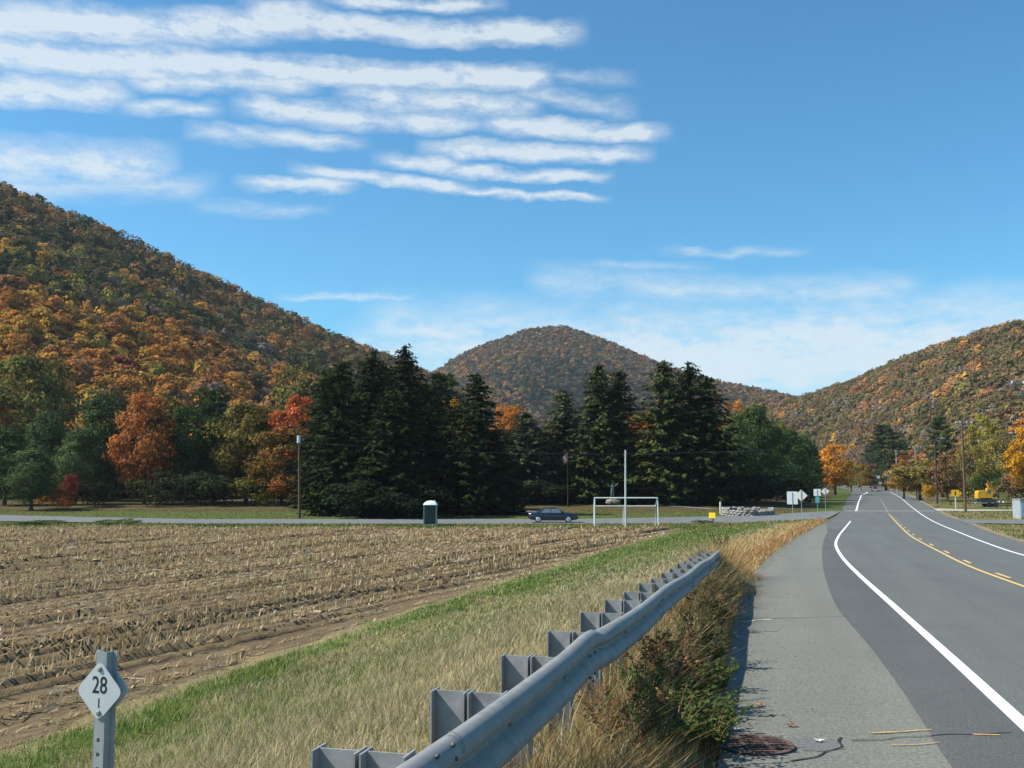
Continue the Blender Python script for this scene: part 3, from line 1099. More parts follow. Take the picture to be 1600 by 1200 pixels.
def crown_mesh(name, seed, H, W, z0, nclump, per, size, style='round', aspect=.62, hue=.14, val=.3):
    rng = np.random.default_rng(seed)
    c, n_, k = crown_points(rng, H, W, z0, nclump, per, style)
    V = leaf_quads(c, n_, rng.uniform(.65, 1.3, len(c)) * size, aspect, rng)
    tone = leaf_tone(len(c), rng, hue, val) * np.exp(k)[:, None]
    return np_mesh(name, V, np.arange(len(V)).reshape(-1, 4), np.repeat(tone, 4, 0))


def bare_mesh(name, seed, H, W, z0, n, size):
    """a nearly leafless crown: many thin twigs reaching up and out"""
    rng = np.random.default_rng(seed)
    cz, rz, rx = (H + z0) / 2, (H - z0) / 2, W / 2
    p = nrm(rng.normal(0, 1, (n, 3))) * rng.uniform(.15, 1, (n, 1)) ** .45
    c = p * np.array([rx, rx, rz]) + np.array([0, 0, cz])
    out = nrm(p + np.array([0, 0, .7]) + rng.normal(0, .35, (n, 3)))
    V = leaf_quads(c, rng.normal(0, 1, (n, 3)), rng.uniform(.6, 1.4, n) * size, .07, rng, out)
    tone = leaf_tone(n, rng, .08, .3)
    return np_mesh(name, V, np.arange(len(V)).reshape(-1, 4), np.repeat(tone, 4, 0))


def spruce_mesh(name, seed, H=19.0, W=8.0, z0=.4, dens=1.0):
    rng = np.random.default_rng(seed)
    pw = rng.uniform(.46, .62)
    C, A, N, S = [], [], [], []
    z = z0
    while z < H * .985:
        f = (z - z0) / (H - z0)
        L0 = W / 2 * (1 - f) ** pw * (1 if f > .08 else .8) * (.93 + .14 * float(vnoise(f * 9, seed, 5))) + .28
        nb = max(4, int(round((6.5 + 6 * (1 - f)) * dens)))
        for j in range(nb):
            a = rng.uniform(0, 2 * np.pi)
            L = L0 * rng.uniform(.62, 1.16)
            dr = np.array([math.cos(a), math.sin(a), 0])
            k = max(3, int(L / .34))
            s = (np.arange(k) + rng.uniform(.2, .9, k)) / k
            s = np.clip(s, .12, 1.02)
            droop = rng.uniform(.10, .34)
            zz = z + rng.uniform(-.5, .5) - droop * L * s + .22 * L * s**3 + rng.normal(0, .07, k)
            base = dr[None] * (s * L)[:, None] + np.stack([0 * s, 0 * s, zz], 1)
            sd_ = np.array([-dr[1], dr[0], 0])
            for w_ in (-1, 0, 1):
                C.append(base + sd_ * (w_ * .26 * (1.1 - s))[:, None] + rng.normal(0, .05, (k, 3)))
                A.append(np.tile(dr * .85 + sd_ * w_ * .75, (k, 1)) + np.array([0, 0, -.55]) + rng.normal(0, .28, (k, 3)))
                N.append(np.tile(dr * .5 + np.array([0, 0, .9]), (k, 1)) + rng.normal(0, .45, (k, 3)))
                S.append(rng.uniform(.24, .50, k) * (.68 + .5 * (1 - f)))
        z += .25 + .18 * (1 - f)
    # leader
    k = 14
    C.append(np.stack([rng.normal(0, .07, k), rng.normal(0, .07, k), rng.uniform(H * .95, H, k)], 1))
    A.append(np.tile([0, 0, 1.0], (k, 1)) + rng.normal(0, .5, (k, 3)))
    N.append(rng.normal(0, 1, (k, 3)))
    S.append(np.full(k, .28))
    C, A, N, S = map(np.concatenate, (C, A, N, S))
    V = leaf_quads(C, N, S, .34, rng, A)
    tone = leaf_tone(len(C), rng, .10, .26)
    return np_mesh(name, V, np.arange(len(V)).reshape(-1, 4), np.repeat(tone, 4, 0))


def pine_mesh(name, seed, H=14.0, W=8.5, z0=1.2, top=.35):
    """white pine: level plumes of long soft needles, open between the whorls"""
    rng = np.random.default_rng(seed)
    C, N, A, S, K = [], [], [], [], []
    z = z0
    while z < H * .97:
        f = (z - z0) / (H - z0)
        env = (1 - f) ** .65 * (.55 + .45 * smooth(0, .25, f)) + .10
        nb = int(rng.integers(4, 7))
        a0 = rng.uniform(0, 6.3)
        for j in range(nb):
            a = a0 + j * 2 * np.pi / nb + rng.normal(0, .25)
            L = W / 2 * float(env) * rng.uniform(.6, 1.12)
            dr = np.array([math.cos(a), math.sin(a), 0])
            for s in np.arange(.35, 1.02, .22):
                cen = dr * L * s + np.array([0, 0, z + .22 * L * s * s + rng.normal(0, .12)])
                m = int(52 * rng.uniform(.7, 1.3))
                d = nrm(rng.normal(0, 1, (m, 3)))
                rad = (.42 + .30 * (1 - f)) * rng.uniform(.8, 1.2)
                C.append(cen + d * np.array([1, 1, .55]) * rad * rng.uniform(.3, 1, (m, 1)))
                N.append(rng.normal(0, 1, (m, 3)) + d * .8)
                A.append(d + dr * .5 + np.array([0, 0, .45]))
                S.append(rng.uniform(.14, .30, m))
                K.append(np.full(m, rng.normal(0, .2)))
        z += .75 + .45 * (1 - f) * rng.uniform(.7, 1.3)
    C, N, A, S, K = map(np.concatenate, (C, N, A, S, K))
    V = leaf_quads(C, N, S, .26, rng, A)
    tone = leaf_tone(len(C), rng, .08, .25) * np.exp(K)[:, None]
    return np_mesh(name, V, np.arange(len(V)).reshape(-1, 4), np.repeat(tone, 4, 0))


def trunk_mesh(name, seed, H, W, zc, r, limbs=6, n=7, lean=0.0):
    rng = random.Random(seed)
    m = MB()
    pts, rad = [], []
    for k in range(6):
        f = k / 5
        pts.append((rng.uniform(-.12, .12) * f * W * .3 + lean * f * f * W, rng.uniform(-.12, .12) * f * W * .3, -.3 + f * (H * .86 + .3)))
        rad.append(r * (1.35 if k == 0 else 1.0) * (1 - .88 * f))
    m.tube(pts, rad, n)
    for k in range(limbs):
        a = k * 2.4 + rng.uniform(-.4, .4)
        f = .25 + .5 * k / max(limbs, 1)
        b = Vector(pts[2]).lerp(Vector(pts[4]), k / max(limbs, 1))
        e = b + Vector((math.cos(a) * W * .36, math.sin(a) * W * .36, H * .20))
        mid = b.lerp(e, .5) + Vector((0, 0, -H * .02))
        m.tube([b, mid, e], [r * .42, r * .28, r * .08], 5, False)
    return m.mesh(name)


# crowns shared by the trees of the valley floor (real size: 12 m by 9 m, 19 m by 8 m, 14 m by 8.5 m)
CROWN = {
    'oak': [crown_mesh('crown', 100 + k, 12, 9, .7, 46, 190, .20, 'round') for k in range(3)],
    'maple': [crown_mesh('crown', 110 + k, 12, 8, 1.4, 42, 190, .19, 'oval', hue=.2) for k in range(3)],
    'loose': [crown_mesh('crown', 120 + k, 12, 8, 1.2, 26, 120, .19, 'oval') for k in range(3)],
    'bush': [crown_mesh('crown', 130 + k, 3, 4, .05, 22, 110, .11, 'round') for k in range(2)],
    'spruce': [spruce_mesh('crown', 140 + k) for k in range(6)],
    'pine': [pine_mesh('crown', 150 + k) for k in range(4)],
    'bare': [bare_mesh('crown', 160 + k, 12, 8, 1.5, 1500, .5) for k in range(2)],
    'softpine': [crown_mesh('crown', 170 + k, 12, 9, .3, 64, 190, .22, 'cone', .30, .08, .24) for k in range(4)],
}
DIM = {'oak': (12, 9), 'maple': (12, 8), 'loose': (12, 8), 'bush': (3, 4), 'spruce': (19, 8), 'pine': (14, 8.5), 'bare': (12, 8), 'softpine': (12, 9)}
TRUNK = {k: trunk_mesh('trunk', 3, DIM[k][0], DIM[k][1], 0, {'spruce': .26, 'pine': .24, 'bush': .05}.get(k, .24), 0 if k in ('spruce',) else 7) for k in DIM}
for k, m_ in TRUNK.items():
    m_.materials.append(M_BARKG if k in ('bare', 'loose') else M_BARK)
COLS = {
    'orange': (.40, .155, .030), 'gold': (.40, .225, .030), 'rust': (.27, .105, .032), 'red': (.46, .065, .035), 'olive': (.145, .125, .030),
    'ygreen': (.235, .215, .035), 'green': (.055, .085, .025), 'dark': (.022, .034, .016), 'pine': (.064, .096, .034), 'pineL': (.088, .122, .045),
    'brown': (.17, .095, .040), 'grey': (.16, .125, .11), 'hem': (.060, .078, .040), 'bright': (.50, .26, .02), 'spru': (.026, .038, .014),
}
CNT = {}


def tree(kind, u, Y, vtop, wpx, colr, label, name=None, group=None, zb=None, var=None):
    base = gx(u, Y)
    if zb is not None:
        base.z = zb
    H = at(u, vtop, Y).z - base.z
    if kind in ('spruce', 'pine'):
        wpx = wpx * (1.36 if kind == 'spruce' else 1.15)
    W = wpx / F * Y
    i = CNT.get(kind, 0)
    CNT[kind] = i + 1
    protos = CROWN[kind]
    cm_ = protos[(i if var is None else var) % len(protos)]
    nm = name or {'spruce': 'spruce_tree', 'pine': 'pine_tree', 'oak': 'oak_tree', 'maple': 'maple_tree', 'loose': 'broadleaf_tree', 'bush': 'bush', 'bare': 'bare_tree', 'softpine': 'pine_tree'}[kind]
    o = empty(nm, base, random.uniform(0, 6.28), label, 'bush' if kind == 'bush' else 'tree', group)
    h0, w0 = DIM[kind]
    o.scale = (W / w0, W / w0, H / h0)
    if not cm_.materials:
        cm_.materials.append(M_NEEDLE if kind in ('spruce', 'pine', 'softpine') else M_LEAF)
    c = link('crown', cm_, None, o)
    cc = COLS[colr] if isinstance(colr, str) else colr
    k = random.uniform(.9, 1.1)
    c.color = (cc[0] * k, cc[1] * k, cc[2] * k, 1)
    t = link('trunk' if kind != 'bush' else 'stem', TRUNK[kind], None, o)
    return o


VG = 'trees along the far side of the cross road'
T = [
    # far left
    ('oak', 30, 205, 545, 150, (.20, .18, .045), 'yellow green tree at the far left edge, rising behind the soft dark pines'),
    ('maple', -20, 190, 600, 60, 'orange', 'orange maple cut by the left picture edge behind the soft pines'),
    ('softpine', 8, 138, 668, 110, 'pine', 'soft green pine at the far left edge beside the cross road'),
    ('softpine', 70, 152, 640, 110, 'pine', 'soft green pine second from the left edge, with a broad rounded top'),
    ('softpine', 50, 126, 697, 96, 'pineL', 'low bushy pale green pine standing foremost at the far left'),
    ('softpine', 148, 150, 608, 120, 'pine', 'tallest soft green pine of the left group, left of the rust orange oak'),
    ('softpine', 118, 140, 668, 95, 'pineL', 'short soft green pine above the red bush'),
    ('bush', 108, 131, 740, 34, (.20, .05, .032), 'red leaved bush under the soft green pines at the left'),
    ('bush', 90, 130, 762, 60, 'rust', 'low rust brown bush just left of the red bush'),
    ('bush', 150, 134, 752, 70, 'dark', 'low dark bush between the red bush and the rust orange oak'),
    ('oak', 226, 142, 612, 96, (.40, .15, .045), 'rust orange oak with glinting leaves, left of the dark green oak'),
    ('bush', 245, 136, 736, 90, (.045, .055, .022), 'low green bush at the foot of the rust orange oak'),
    ('oak', 290, 146, 605, 110, 'green', 'dark green oak between the rust orange oak and the olive oak'),
    ('pine', 335, 168, 602, 80, 'pine', 'blue green pine showing behind the dark green and olive oaks'),
    ('oak', 385, 144, 622, 112, (.185, .145, .04), 'olive and tan oak between the dark green oak and the red maple'),
    ('bush', 330, 138, 740, 110, (.038, .05, .02), 'dark green bush under the dark green oak'),
    ('bush', 400, 138, 745, 90, 'olive', 'olive bush under the olive and tan oak'),
    ('maple', 458, 143, 608, 88, (.46, .125, .045), 'red maple behind the wooden pole at the cross road'),
    ('oak', 440, 138, 668, 100, (.20, .115, .035), 'orange brown oak with low spreading crown in front of the red maple'),
    ('oak', 478, 172, 556, 110, (.15, .135, .045), 'tall olive oak rising behind the red maple'),
    ('bush', 470, 135, 742, 90, 'rust', 'rust bush beside the foot of the wooden pole'),
    ('bush', 508, 124, 742, 44, (.13, .14, .035), 'small yellow green bush right of the wooden pole'),
    # tall dark spruces
    ('spruce', 530, 115, 564, 100, 'spru', 'broad dark spruce at the left end of the tall dark group'),
    ('spruce', 505, 130, 590, 90, 'spru', 'shorter dark spruce behind the left end of the tall dark group'),
    ('spruce', 583, 121, 552, 110, 'spru', 'dark spruce in the middle of the tall dark group'),
    ('spruce', 632, 117, 541, 105, 'spru', 'tallest dark spruce with a thin pointed tip above the hill edge'),
    ('spruce', 610, 109, 610, 110, 'spru', 'lower dark spruce in front of the tallest dark spruce'),
    ('spruce', 665, 128, 606, 90, 'spru', 'dark spruce on the right shoulder of the tall dark group'),
    ('oak', 692, 178, 612, 70, 'gold', 'golden oak showing in the gap right of the tall dark spruces'),
    ('bush', 560, 107, 752, 120, 'dark', 'dark bush under the left end of the tall dark spruces'),
    ('bush', 640, 107, 755, 120, 'dark', 'dark bush behind the portable toilet'),
    ('spruce', 745, 116, 584, 100, 'spru', 'pointed dark spruce standing left of the grey green hemlock'),
    ('spruce', 706, 126, 640, 85, 'spru', 'short dark spruce left of the pointed dark spruce'),
    ('oak', 798, 176, 632, 80, 'orange', 'orange oak behind the gap between pointed spruce and hemlock'),
    ('spruce', 822, 143, 645, 84, 'hem', 'grey green hemlock above the dark sedan'),
    ('spruce', 778, 118, 690, 80, 'spru', 'low dark spruce between pointed spruce and hemlock'),
    ('spruce', 880, 146, 608, 92, (.075, .088, .042), 'pale olive spruce right of the hemlock, behind the flagpole'),
    ('loose', 862, 160, 650, 70, 'olive', 'olive broadleaf tree tucked behind the pale olive spruce'),
    ('spruce', 937, 143, 570, 92, (.048, .064, .022), 'left of the two twin topped spruces above the goal'),
    ('spruce', 968, 145, 578, 96, (.040, .056, .020), 'right of the two twin topped spruces above the goal'),
    ('oak', 1008, 178, 634, 60, 'orange', 'orange oak showing between the twin spruces and the sunlit spruce'),
    ('spruce', 1040, 140, 564, 112, (.060, .078, .024), 'large sunlit spruce with green left side, right of the goal'),
    ('spruce', 1078, 145, 568, 100, 'spru', 'very dark spruce just right of the large sunlit spruce'),
    ('spruce', 1106, 140, 588, 100, 'spru', 'very dark spruce at the right end of the spruce row'),
    ('loose', 1150, 192, 620, 64, 'orange', 'rusty orange tree top behind the pines right of the spruce row'),
    ('softpine', 1150, 152, 640, 80, 'pineL', 'first grey green pine right of the dark spruce row'),
    ('softpine', 1182, 158, 626, 92, 'pine', 'tallest pine of the group between spruce row and orange roadside maple'),
    ('softpine', 1212, 165, 655, 80, 'pine', 'middle pine of the group between spruce row and orange roadside maple'),
    ('maple', 1226, 190, 662, 50, 'ygreen', 'yellow green tree top behind the middle pine near the road signs'),
    ('softpine', 1236, 172, 668, 74, 'pine', 'pine above the road signs'),
    ('softpine', 1260, 186, 678, 56, 'pine', 'last pine before the orange roadside maple'),
    ('softpine', 1238, 215, 670, 58, 'pine', 'tall pine at the back of the group above the road signs'),
    ('softpine', 1258, 232, 676, 46, 'pineL', 'pine at the back of the group, right above the teal plate sign'),
    ('pine', 1271, 204, 692, 36, 'pine', 'slender pine by the road just left of the orange roadside maple'),
    ('pine', 1277, 238, 706, 26, 'pine', 'small slender pine half hidden by the orange roadside maple'),
    ('bush', 1170, 146, 742, 100, 'dark', 'dark bush under the pines behind the stone ring'),
    ('bush', 1235, 152, 742, 100, 'dark', 'dark bush behind the rectangular road sign'),
    ('bush', 840, 140, 752, 110, 'dark', 'dark bush behind the dark sedan'),
    ('bush', 930, 150, 752, 110, 'dark', 'dark bush under the twin topped spruces'),
    # road end
    ('maple', 1305, 250, 690, 60, (.56, .24, .035), 'bright orange maple at the left edge of the road'),
    ('pine', 1270, 275, 700, 36, 'pine', 'small distant pine left of the orange roadside maple'),
    ('bare', 1342, 420, 690, 60, 'grey', 'grey leafless tree beyond the end of the road'),
    ('loose', 1345, 330, 722, 34, 'gold', 'small golden tree left of the far red truck'),
    ('loose', 1330, 300, 715, 40, 'ygreen', 'small yellowish tree beside the bend of the road'),
    ('loose', 1360, 400, 724, 44, 'rust', 'small rusty tree at the bend beyond the far red truck'),
    ('pine', 1385, 330, 660, 74, 'pine', 'broad dark pine right of the road, beside the last pole'),
    ('pine', 1366, 430, 690, 46, 'pine', 'narrow dark pine right behind the far red truck'),
    ('pine', 1412, 340, 690, 46, 'pine', 'smaller dark pine right of the broad roadside pine'),
    ('pine', 1472, 225, 648, 62, 'pineL', 'tall green pine behind the dark lamp pole'),
    ('maple', 1437, 190, 714, 82, (.21, .165, .05), 'spreading orange and olive tree beside the right verge'),
    ('maple', 1412, 205, 722, 50, (.34, .19, .045), 'small orange tree at the left of the spreading olive tree'),
    ('maple', 1480, 185, 706, 54, (.21, .125, .05), 'orange brown tree with dark trunk behind the dark lamp pole'),
    ('bush', 1452, 182, 757, 26, 'gold', 'small round yellow bush on the right verge'),
    ('loose', 1519, 205, 665, 44, (.27, .21, .05), 'pale yellow tree just right of the tall crossarm pole'),
    ('loose', 1558, 215, 660, 74, (.25, .20, .05), 'tall thin leaved yellow green tree behind the yellow digger'),
    ('loose', 1540, 240, 640, 60, 'ygreen', 'yellowish tree top behind the thin leaved tree'),
    ('bush', 1545, 195, 735, 54, 'green', 'dark green bush behind the yellow digger'),
    ('maple', 1608, 175, 660, 62, 'bright', 'bright golden orange maple at the right edge of the picture'),
    ('loose', 1585, 200, 700, 54, (.27, .20, .05), 'golden leaved sapling left of the bright maple at the right edge'),
    ('bush', 1588, 182, 742, 60, (.15, .095, .05), 'brown bush at the back of the gravel lot'),
    ('bush', 1512, 200, 742, 50, 'olive', 'olive bush at the foot of the pale yellow tree'),
    ('loose', 1500, 240, 690, 50, 'brown', 'brown leaved tree between the two tall poles'),
    ('loose', 1420, 300, 700, 40, 'rust', 'rust coloured tree between the far poles'),
]
for a in T:
    tree(*a, group='trees and bushes on the valley floor')
# woodland in the shade behind the front row
BEHIND = [(-60, 95, 'behind the far left pines'), (95, 185, 'behind the tallest soft pine'), (185, 255, 'behind the rust orange oak'), (255, 340, 'behind the dark green oak'), (340, 425, 'behind the olive and tan oak'),
          (425, 495, 'behind the red maple'), (495, 560, 'behind the left end of the tall dark spruces'), (560, 620, 'behind the middle of the tall dark spruces'), (620, 700, 'behind the tallest dark spruce'),
          (700, 785, 'behind the pointed dark spruce'), (785, 850, 'behind the grey green hemlock'), (850, 905, 'behind the pale olive spruce'), (905, 985, 'behind the twin topped spruces'),
          (985, 1060, 'behind the large sunlit spruce'), (1060, 1140, 'behind the very dark spruces'), (1140, 1200, 'behind the first grey green pine'), (1200, 1250, 'behind the middle pine'), (1250, 1400, 'behind the last pine')]
k = 0
for row, (Y0, du) in enumerate(((158, 40), (184, 44))):
    for u in range(-40 + 20 * row, 1222, du):
        Yw = Y0 + 14 * ((u * 13) % 7) / 7 + (22 if u > 1130 else 0)
        if 490 < u < 690:
            vt = 572 + (u * 29) % 30
        elif u > 1120:
            vt = 684 + (u * 29) % 22
        else:
            vt = 660 + (u * 29) % 34
        kind = ('spruce', 'pine', 'spruce', 'oak')[(k + row) % 4]
        colr = {'spruce': 'spru', 'pine': 'pine', 'oak': ('green', 'olive', 'green')[k % 3]}[kind]
        uu = u + (u * 7) % 17
        where = next(t for a, b, t in BEHIND if a <= uu < b)
        tree(kind, uu, Yw, vt, 92 if kind != 'spruce' else (100 if 490 < u < 1120 else 80), colr, f"{dict(spruce='dark spruce', pine='soft pine', oak='leafy tree')[kind]} in the {('shaded second', 'deepest third')[row]} row {where}", group='shaded trees behind the front row')
        k += 1

# ------------------------------------------------------------------ hills
M_HILL = mat('forest_floor', (.05, .038, .025), .95, 0, .05, .3, .0, .05)


class Hill:
    def __init__(self, ridge, base, drop, expo=1.0, nt_=60, ns=24, back=90):
        """ridge rows: u, v of the skyline, distance; base rows: u, distance"""
        ru = [r[0] for r in ridge]
        self.u0, self.u1 = ru[0], ru[-1]
        self.rv = cspline([(r[0], r[1]) for r in ridge])
        self.rY = cspline([(r[0], r[2]) for r in ridge])
        self.bY = cspline(base)
        self.drop, self.expo, self.back = drop, expo, back
        U = np.linspace(self.u0, self.u1, nt_)
        S = np.concatenate([np.linspace(0, 1, ns), [1.12, 1.4]])
        UU, SS = np.meshgrid(U, S)
        P = self.point(UU, SS)
        nU = len(U)
        i = (np.arange(len(S) - 1)[:, None] * nU + np.arange(nU - 1)[None, :]).ravel()
        self.V, self.F = P.reshape(-1, 3), np.stack([i, i + 1, i + nU + 1, i + nU], 1)

    def point(self, u, s):
        u = np.asarray(u, float)
        s = np.asarray(s, float)
        x_, y_, z_ = (u - 800) / F, 0, 0
        Yr, Yb = self.rY(u), self.bY(u)
        cy = -(self.rv(u) - 600) / F
        yy = math.cos(PITCH) - cy * math.sin(PITCH)
        zz = math.sin(PITCH) + cy * math.cos(PITCH)
        xr_, zr_ = Yr * x_ / yy, EYE + Yr * zz / yy - self.drop
        yb_ = math.cos(PITCH) - (-(750 - 600) / F) * math.sin(PITCH)
        xb_ = Yb * x_ / yb_
        sc = np.clip(s, 0, 1)
        ov = np.clip(s - 1, 0, None)
        e = sc ** self.expo
        X = xb_ + (xr_ - xb_) * sc
        Y = Yb + (Yr - Yb) * sc
        Z = -3 + (zr_ + 3) * e
        r = np.hypot(xr_, Yr)
        X = X + xr_ / r * ov * self.back
        Y = Y + Yr / r * ov * self.back
        # broken ground: spurs and hollows
        am = 5.0 * np.sin(np.pi * sc) * (self.drop / 7.0)
        Z = Z + am * (vnoise(X * .012, Y * .012 + Z * .02, 71) - .5) * 2 - ov * ov * self.back * 1.0
        return np.stack([X, Y, Z], -1)


LEFT = Hill([(-420, 90, 400), (-250, 165, 425), (-100, 232, 440), (0, 283, 455), (50, 303, 462), (100, 326, 470), (150, 346, 480), (200, 371, 492), (250, 394, 505), (300, 417, 520),
             (350, 441, 538), (400, 466, 556), (450, 489, 575), (500, 511, 598), (550, 533, 625), (600, 551, 655), (650, 572, 690), (690, 596, 720), (730, 618, 755), (800, 650, 820)],
            [(-420, 190), (0, 205), (200, 220), (400, 245), (600, 290), (690, 340), (800, 420)], 7.5, 1.05)
MID = Hill([(640, 600, 1500), (690, 574, 1500), (720, 554, 1500), (760, 537, 1500), (800, 523, 1500), (830, 513, 1500), (860, 510, 1500), (890, 512, 1500), (930, 526, 1500), (970, 541, 1480),
            (1000, 554, 1460), (1030, 567, 1440), (1100, 589, 1400), (1180, 606, 1340), (1230, 616, 1300), (1280, 630, 1260), (1330, 650, 1220)],
           [(640, 880), (860, 860), (1100, 860), (1330, 880)], 8, .95, 60, 20, 150)
RIGHT = Hill([(1150, 648, 960), (1200, 636, 930), (1250, 621, 900), (1300, 604, 860), (1350, 586, 820), (1400, 563, 780), (1450, 546, 745), (1500, 528, 710), (1550, 512, 680), (1600, 500, 655),
              (1700, 482, 630), (1850, 468, 600), (2100, 450, 570)],
             [(1150, 640), (1300, 560), (1400, 470), (1500, 360), (1600, 290), (1850, 245), (2100, 240)], 7.5, .95)
for nm, hl in (('hill', LEFT), ('hill', MID), ('hill', RIGHT)):
    tag(link(nm, np_mesh(nm, hl.V, hl.F, None, True), M_HILL), kind='structure')


def lod_crown(seed, W, H, n, size, cone=False):
    """few faced crown for the forest: centres, normals, sizes, tones in real size about the foot of the tree"""
    rng = np.random.default_rng(seed)
    d = nrm(rng.normal(0, 1, (n, 3)))
    d[:, 2] = np.where(rng.random(n) < .7, np.abs(d[:, 2]), d[:, 2])
    nb = 7
    lob = nrm(rng.normal(0, 1, (nb, 3)) + np.array([0, 0, .5]))
    k = np.argmax(d @ lob.T + rng.normal(0, .08, (n, nb)), 1)
    dl = (d * lob[k]).sum(1)
    r = (.62 + .42 * smooth(.45, 1, dl)) * rng.uniform(.75, 1.04, n)
    c = d * r[:, None] * np.array([W / 2, W / 2, H * .42])
    if cone:
        zf = rng.random(n) ** 1.4
        a = rng.uniform(0, 6.283, n)
        rr = W / 2 * (1 - zf) ** .8 * rng.uniform(.6, 1.1, n)
        c = np.stack([np.cos(a) * rr, np.sin(a) * rr, (zf - .5) * H * .95], 1)
        d = np.stack([np.cos(a), np.sin(a), np.full(n, .4)], 1)
    c[:, 2] += H * .55
    nn_ = lob[k] * .45 + d * .7 + np.array([0, 0, .25]) + rng.normal(0, .25, (n, 3))
    tone = leaf_tone(n, rng, .06, .12) * np.exp(rng.normal(0, .12, nb))[k][:, None]
    return leaf_quads(c, nn_, rng.uniform(.7, 1.3, n) * size, .75, rng), np.repeat(tone, 4, 0)


def spread(hl, step, jit, rng):
    """tree feet over a hill, about step metres apart"""
    out = []
    uu = np.linspace(hl.u0, hl.u1, 400)
    s = 0.0
    for s in np.arange(0.0, 1.035, .004):
        pass
    # walk up the slope in rows of equal real spacing
    srow = 0.0
    while srow < 1.03:
        P = hl.point(uu, np.full(400, srow))
        d = np.concatenate([[0], np.cumsum(np.linalg.norm(np.diff(P, axis=0), axis=1))])
        m = int(d[-1] / step)
        dd = (np.arange(m) + rng.uniform(-jit, jit, m) + rng.uniform(0, 1)) * step
        u = np.interp(dd, d, uu)
        sv = np.clip(srow + rng.uniform(-.5, .5, m) * .03, 0, 1.03)
        out.append(np.stack([u, sv], 1))
        mid = hl.point(np.array([(max(hl.u0, 0) + min(hl.u1, 1600)) / 2]), np.array([srow]))[0]
        mid2 = hl.point(np.array([(max(hl.u0, 0) + min(hl.u1, 1600)) / 2]), np.array([min(srow + .02, 1.0)]))[0]
        rate = np.linalg.norm(mid2 - mid) / .02 if srow < .98 else rate
        srow += step * .92 / rate
    return np.concatenate(out)


PAL = {
    'gold': ((.50, .295, .06), 'golden yellow'), 'orange': ((.47, .22, .052), 'orange'), 'rust': ((.36, .185, .07), 'rust brown'), 'olive': ((.145, .128, .05), 'olive'),
    'brown': ((.185, .125, .06), 'dull brown'), 'grey': ((.19, .155, .135), 'grey leafless'), 'green': ((.07, .088, .04), 'dark green'), 'ygreen': ((.28, .235, .055), 'yellow green'),
    'red': ((.32, .10, .055), 'red'), 'conifer': ((.036, .055, .034), 'dark conifer'),
}


COH = [None]


def pick(rng, w):
    """draws a kind of tree; neighbours tend to draw alike, so colours drift in patches"""
    ks_ = list(w)
    p = np.cumsum([w[k] for k in ks_])
    x, y, sd__ = COH[0]
    a = float(vnoise(x * .030, y * .030, sd__) * .5 + vnoise(x * .075, y * .075, sd__ + 1) * .5)
    q_ = .5 + (a - .5) * 1.5 * .62 + (rng.random() - .5) * .62
    q_ = min(.999, max(0, q_)) if 0 <= q_ <= 1 else rng.random()
    return ks_[int(np.searchsorted(p / p[-1], q_))]


def zone_left(u, s, x, y, rng):
    nz = float(vnoise(x * .012, y * .012, 81))
    hi = s + (nz - .5) * .3
    if hi < .42:
        return pick(rng, dict(ygreen=1.2, gold=4.5, orange=6, red=.2, rust=4, grey=1.2, brown=1.8, olive=1, green=.3))
    if hi < .72:
        return pick(rng, dict(gold=1.2, orange=.7, rust=1.3, grey=1.5, brown=2.2, olive=2.6, ygreen=.8, green=3.2, conifer=3.2, red=.25))
    return pick(rng, dict(olive=3.6, brown=3.2, rust=1.4, green=1.8, gold=.5, orange=.35, grey=.5, conifer=.12, red=.25))


def zone_mid(u, s, x, y, rng):
    dark = np.exp(-((u - 905) / 150.0) ** 2) * float(smooth(.82, .58, s + (vnoise(x * .008, y * .008, 82) - .5) * .35))
    if rng.random() < dark * 1.0:
        return pick(rng, dict(conifer=5, green=2.5, grey=1.5, brown=1, rust=1.2, orange=.7))
    return pick(rng, dict(rust=4, brown=4, olive=2.2, grey=1.5, orange=1.8, gold=1.1, green=1, conifer=.6))


def zone_right(u, s, x, y, rng):
    nz = float(vnoise(x * .014, y * .014, 83))
    hi = s + (nz - .5) * .3
    if hi < .3:
        return pick(rng, dict(gold=1.4, orange=1.4, rust=2.4, grey=2.4, brown=4, olive=2.6, ygreen=1.2, green=.6))
    if hi < .6:
        return pick(rng, dict(gold=.6, orange=.7, rust=1.8, grey=1.5, brown=4, olive=4.2, ygreen=.8, green=1, conifer=.15))
    return pick(rng, dict(olive=5, brown=4, rust=1.6, gold=.3, orange=.35, green=1.2, grey=.3, conifer=.2))


def screen(P):
    """where a point falls in the photograph, used only to choose which trees show"""
    cy, sy = math.cos(PITCH), math.sin(PITCH)
    dz = P[2] - EYE
    fw = P[1] * cy + dz * sy
    up = -P[1] * sy + dz * cy
    return 800 + F * P[0] / fw, 600 - F * up / fw


LEAFY = [crown_mesh('crown', 300 + k, 11, 8.5, .6, 30, 60, .36, 'round' if k % 2 else 'oval', .75, .07, .14) for k in range(6)]
TWIGGY = [bare_mesh('crown', 310 + k, 11, 8, 1.2, 520, .7) for k in range(3)]
SPIRE = [spruce_mesh('crown', 320 + k, 14, 6, 1.0, .55) for k in range(2)]
HTRUNK = trunk_mesh('trunk', 9, 11, 8, 0, .2, 3, 5)
for m_ in LEAFY + TWIGGY:
    m_.materials.append(M_LEAF)
for m_ in SPIRE:
    m_.materials.append(M_NEEDLE)
HTRUNK.materials.append(M_BARKG)

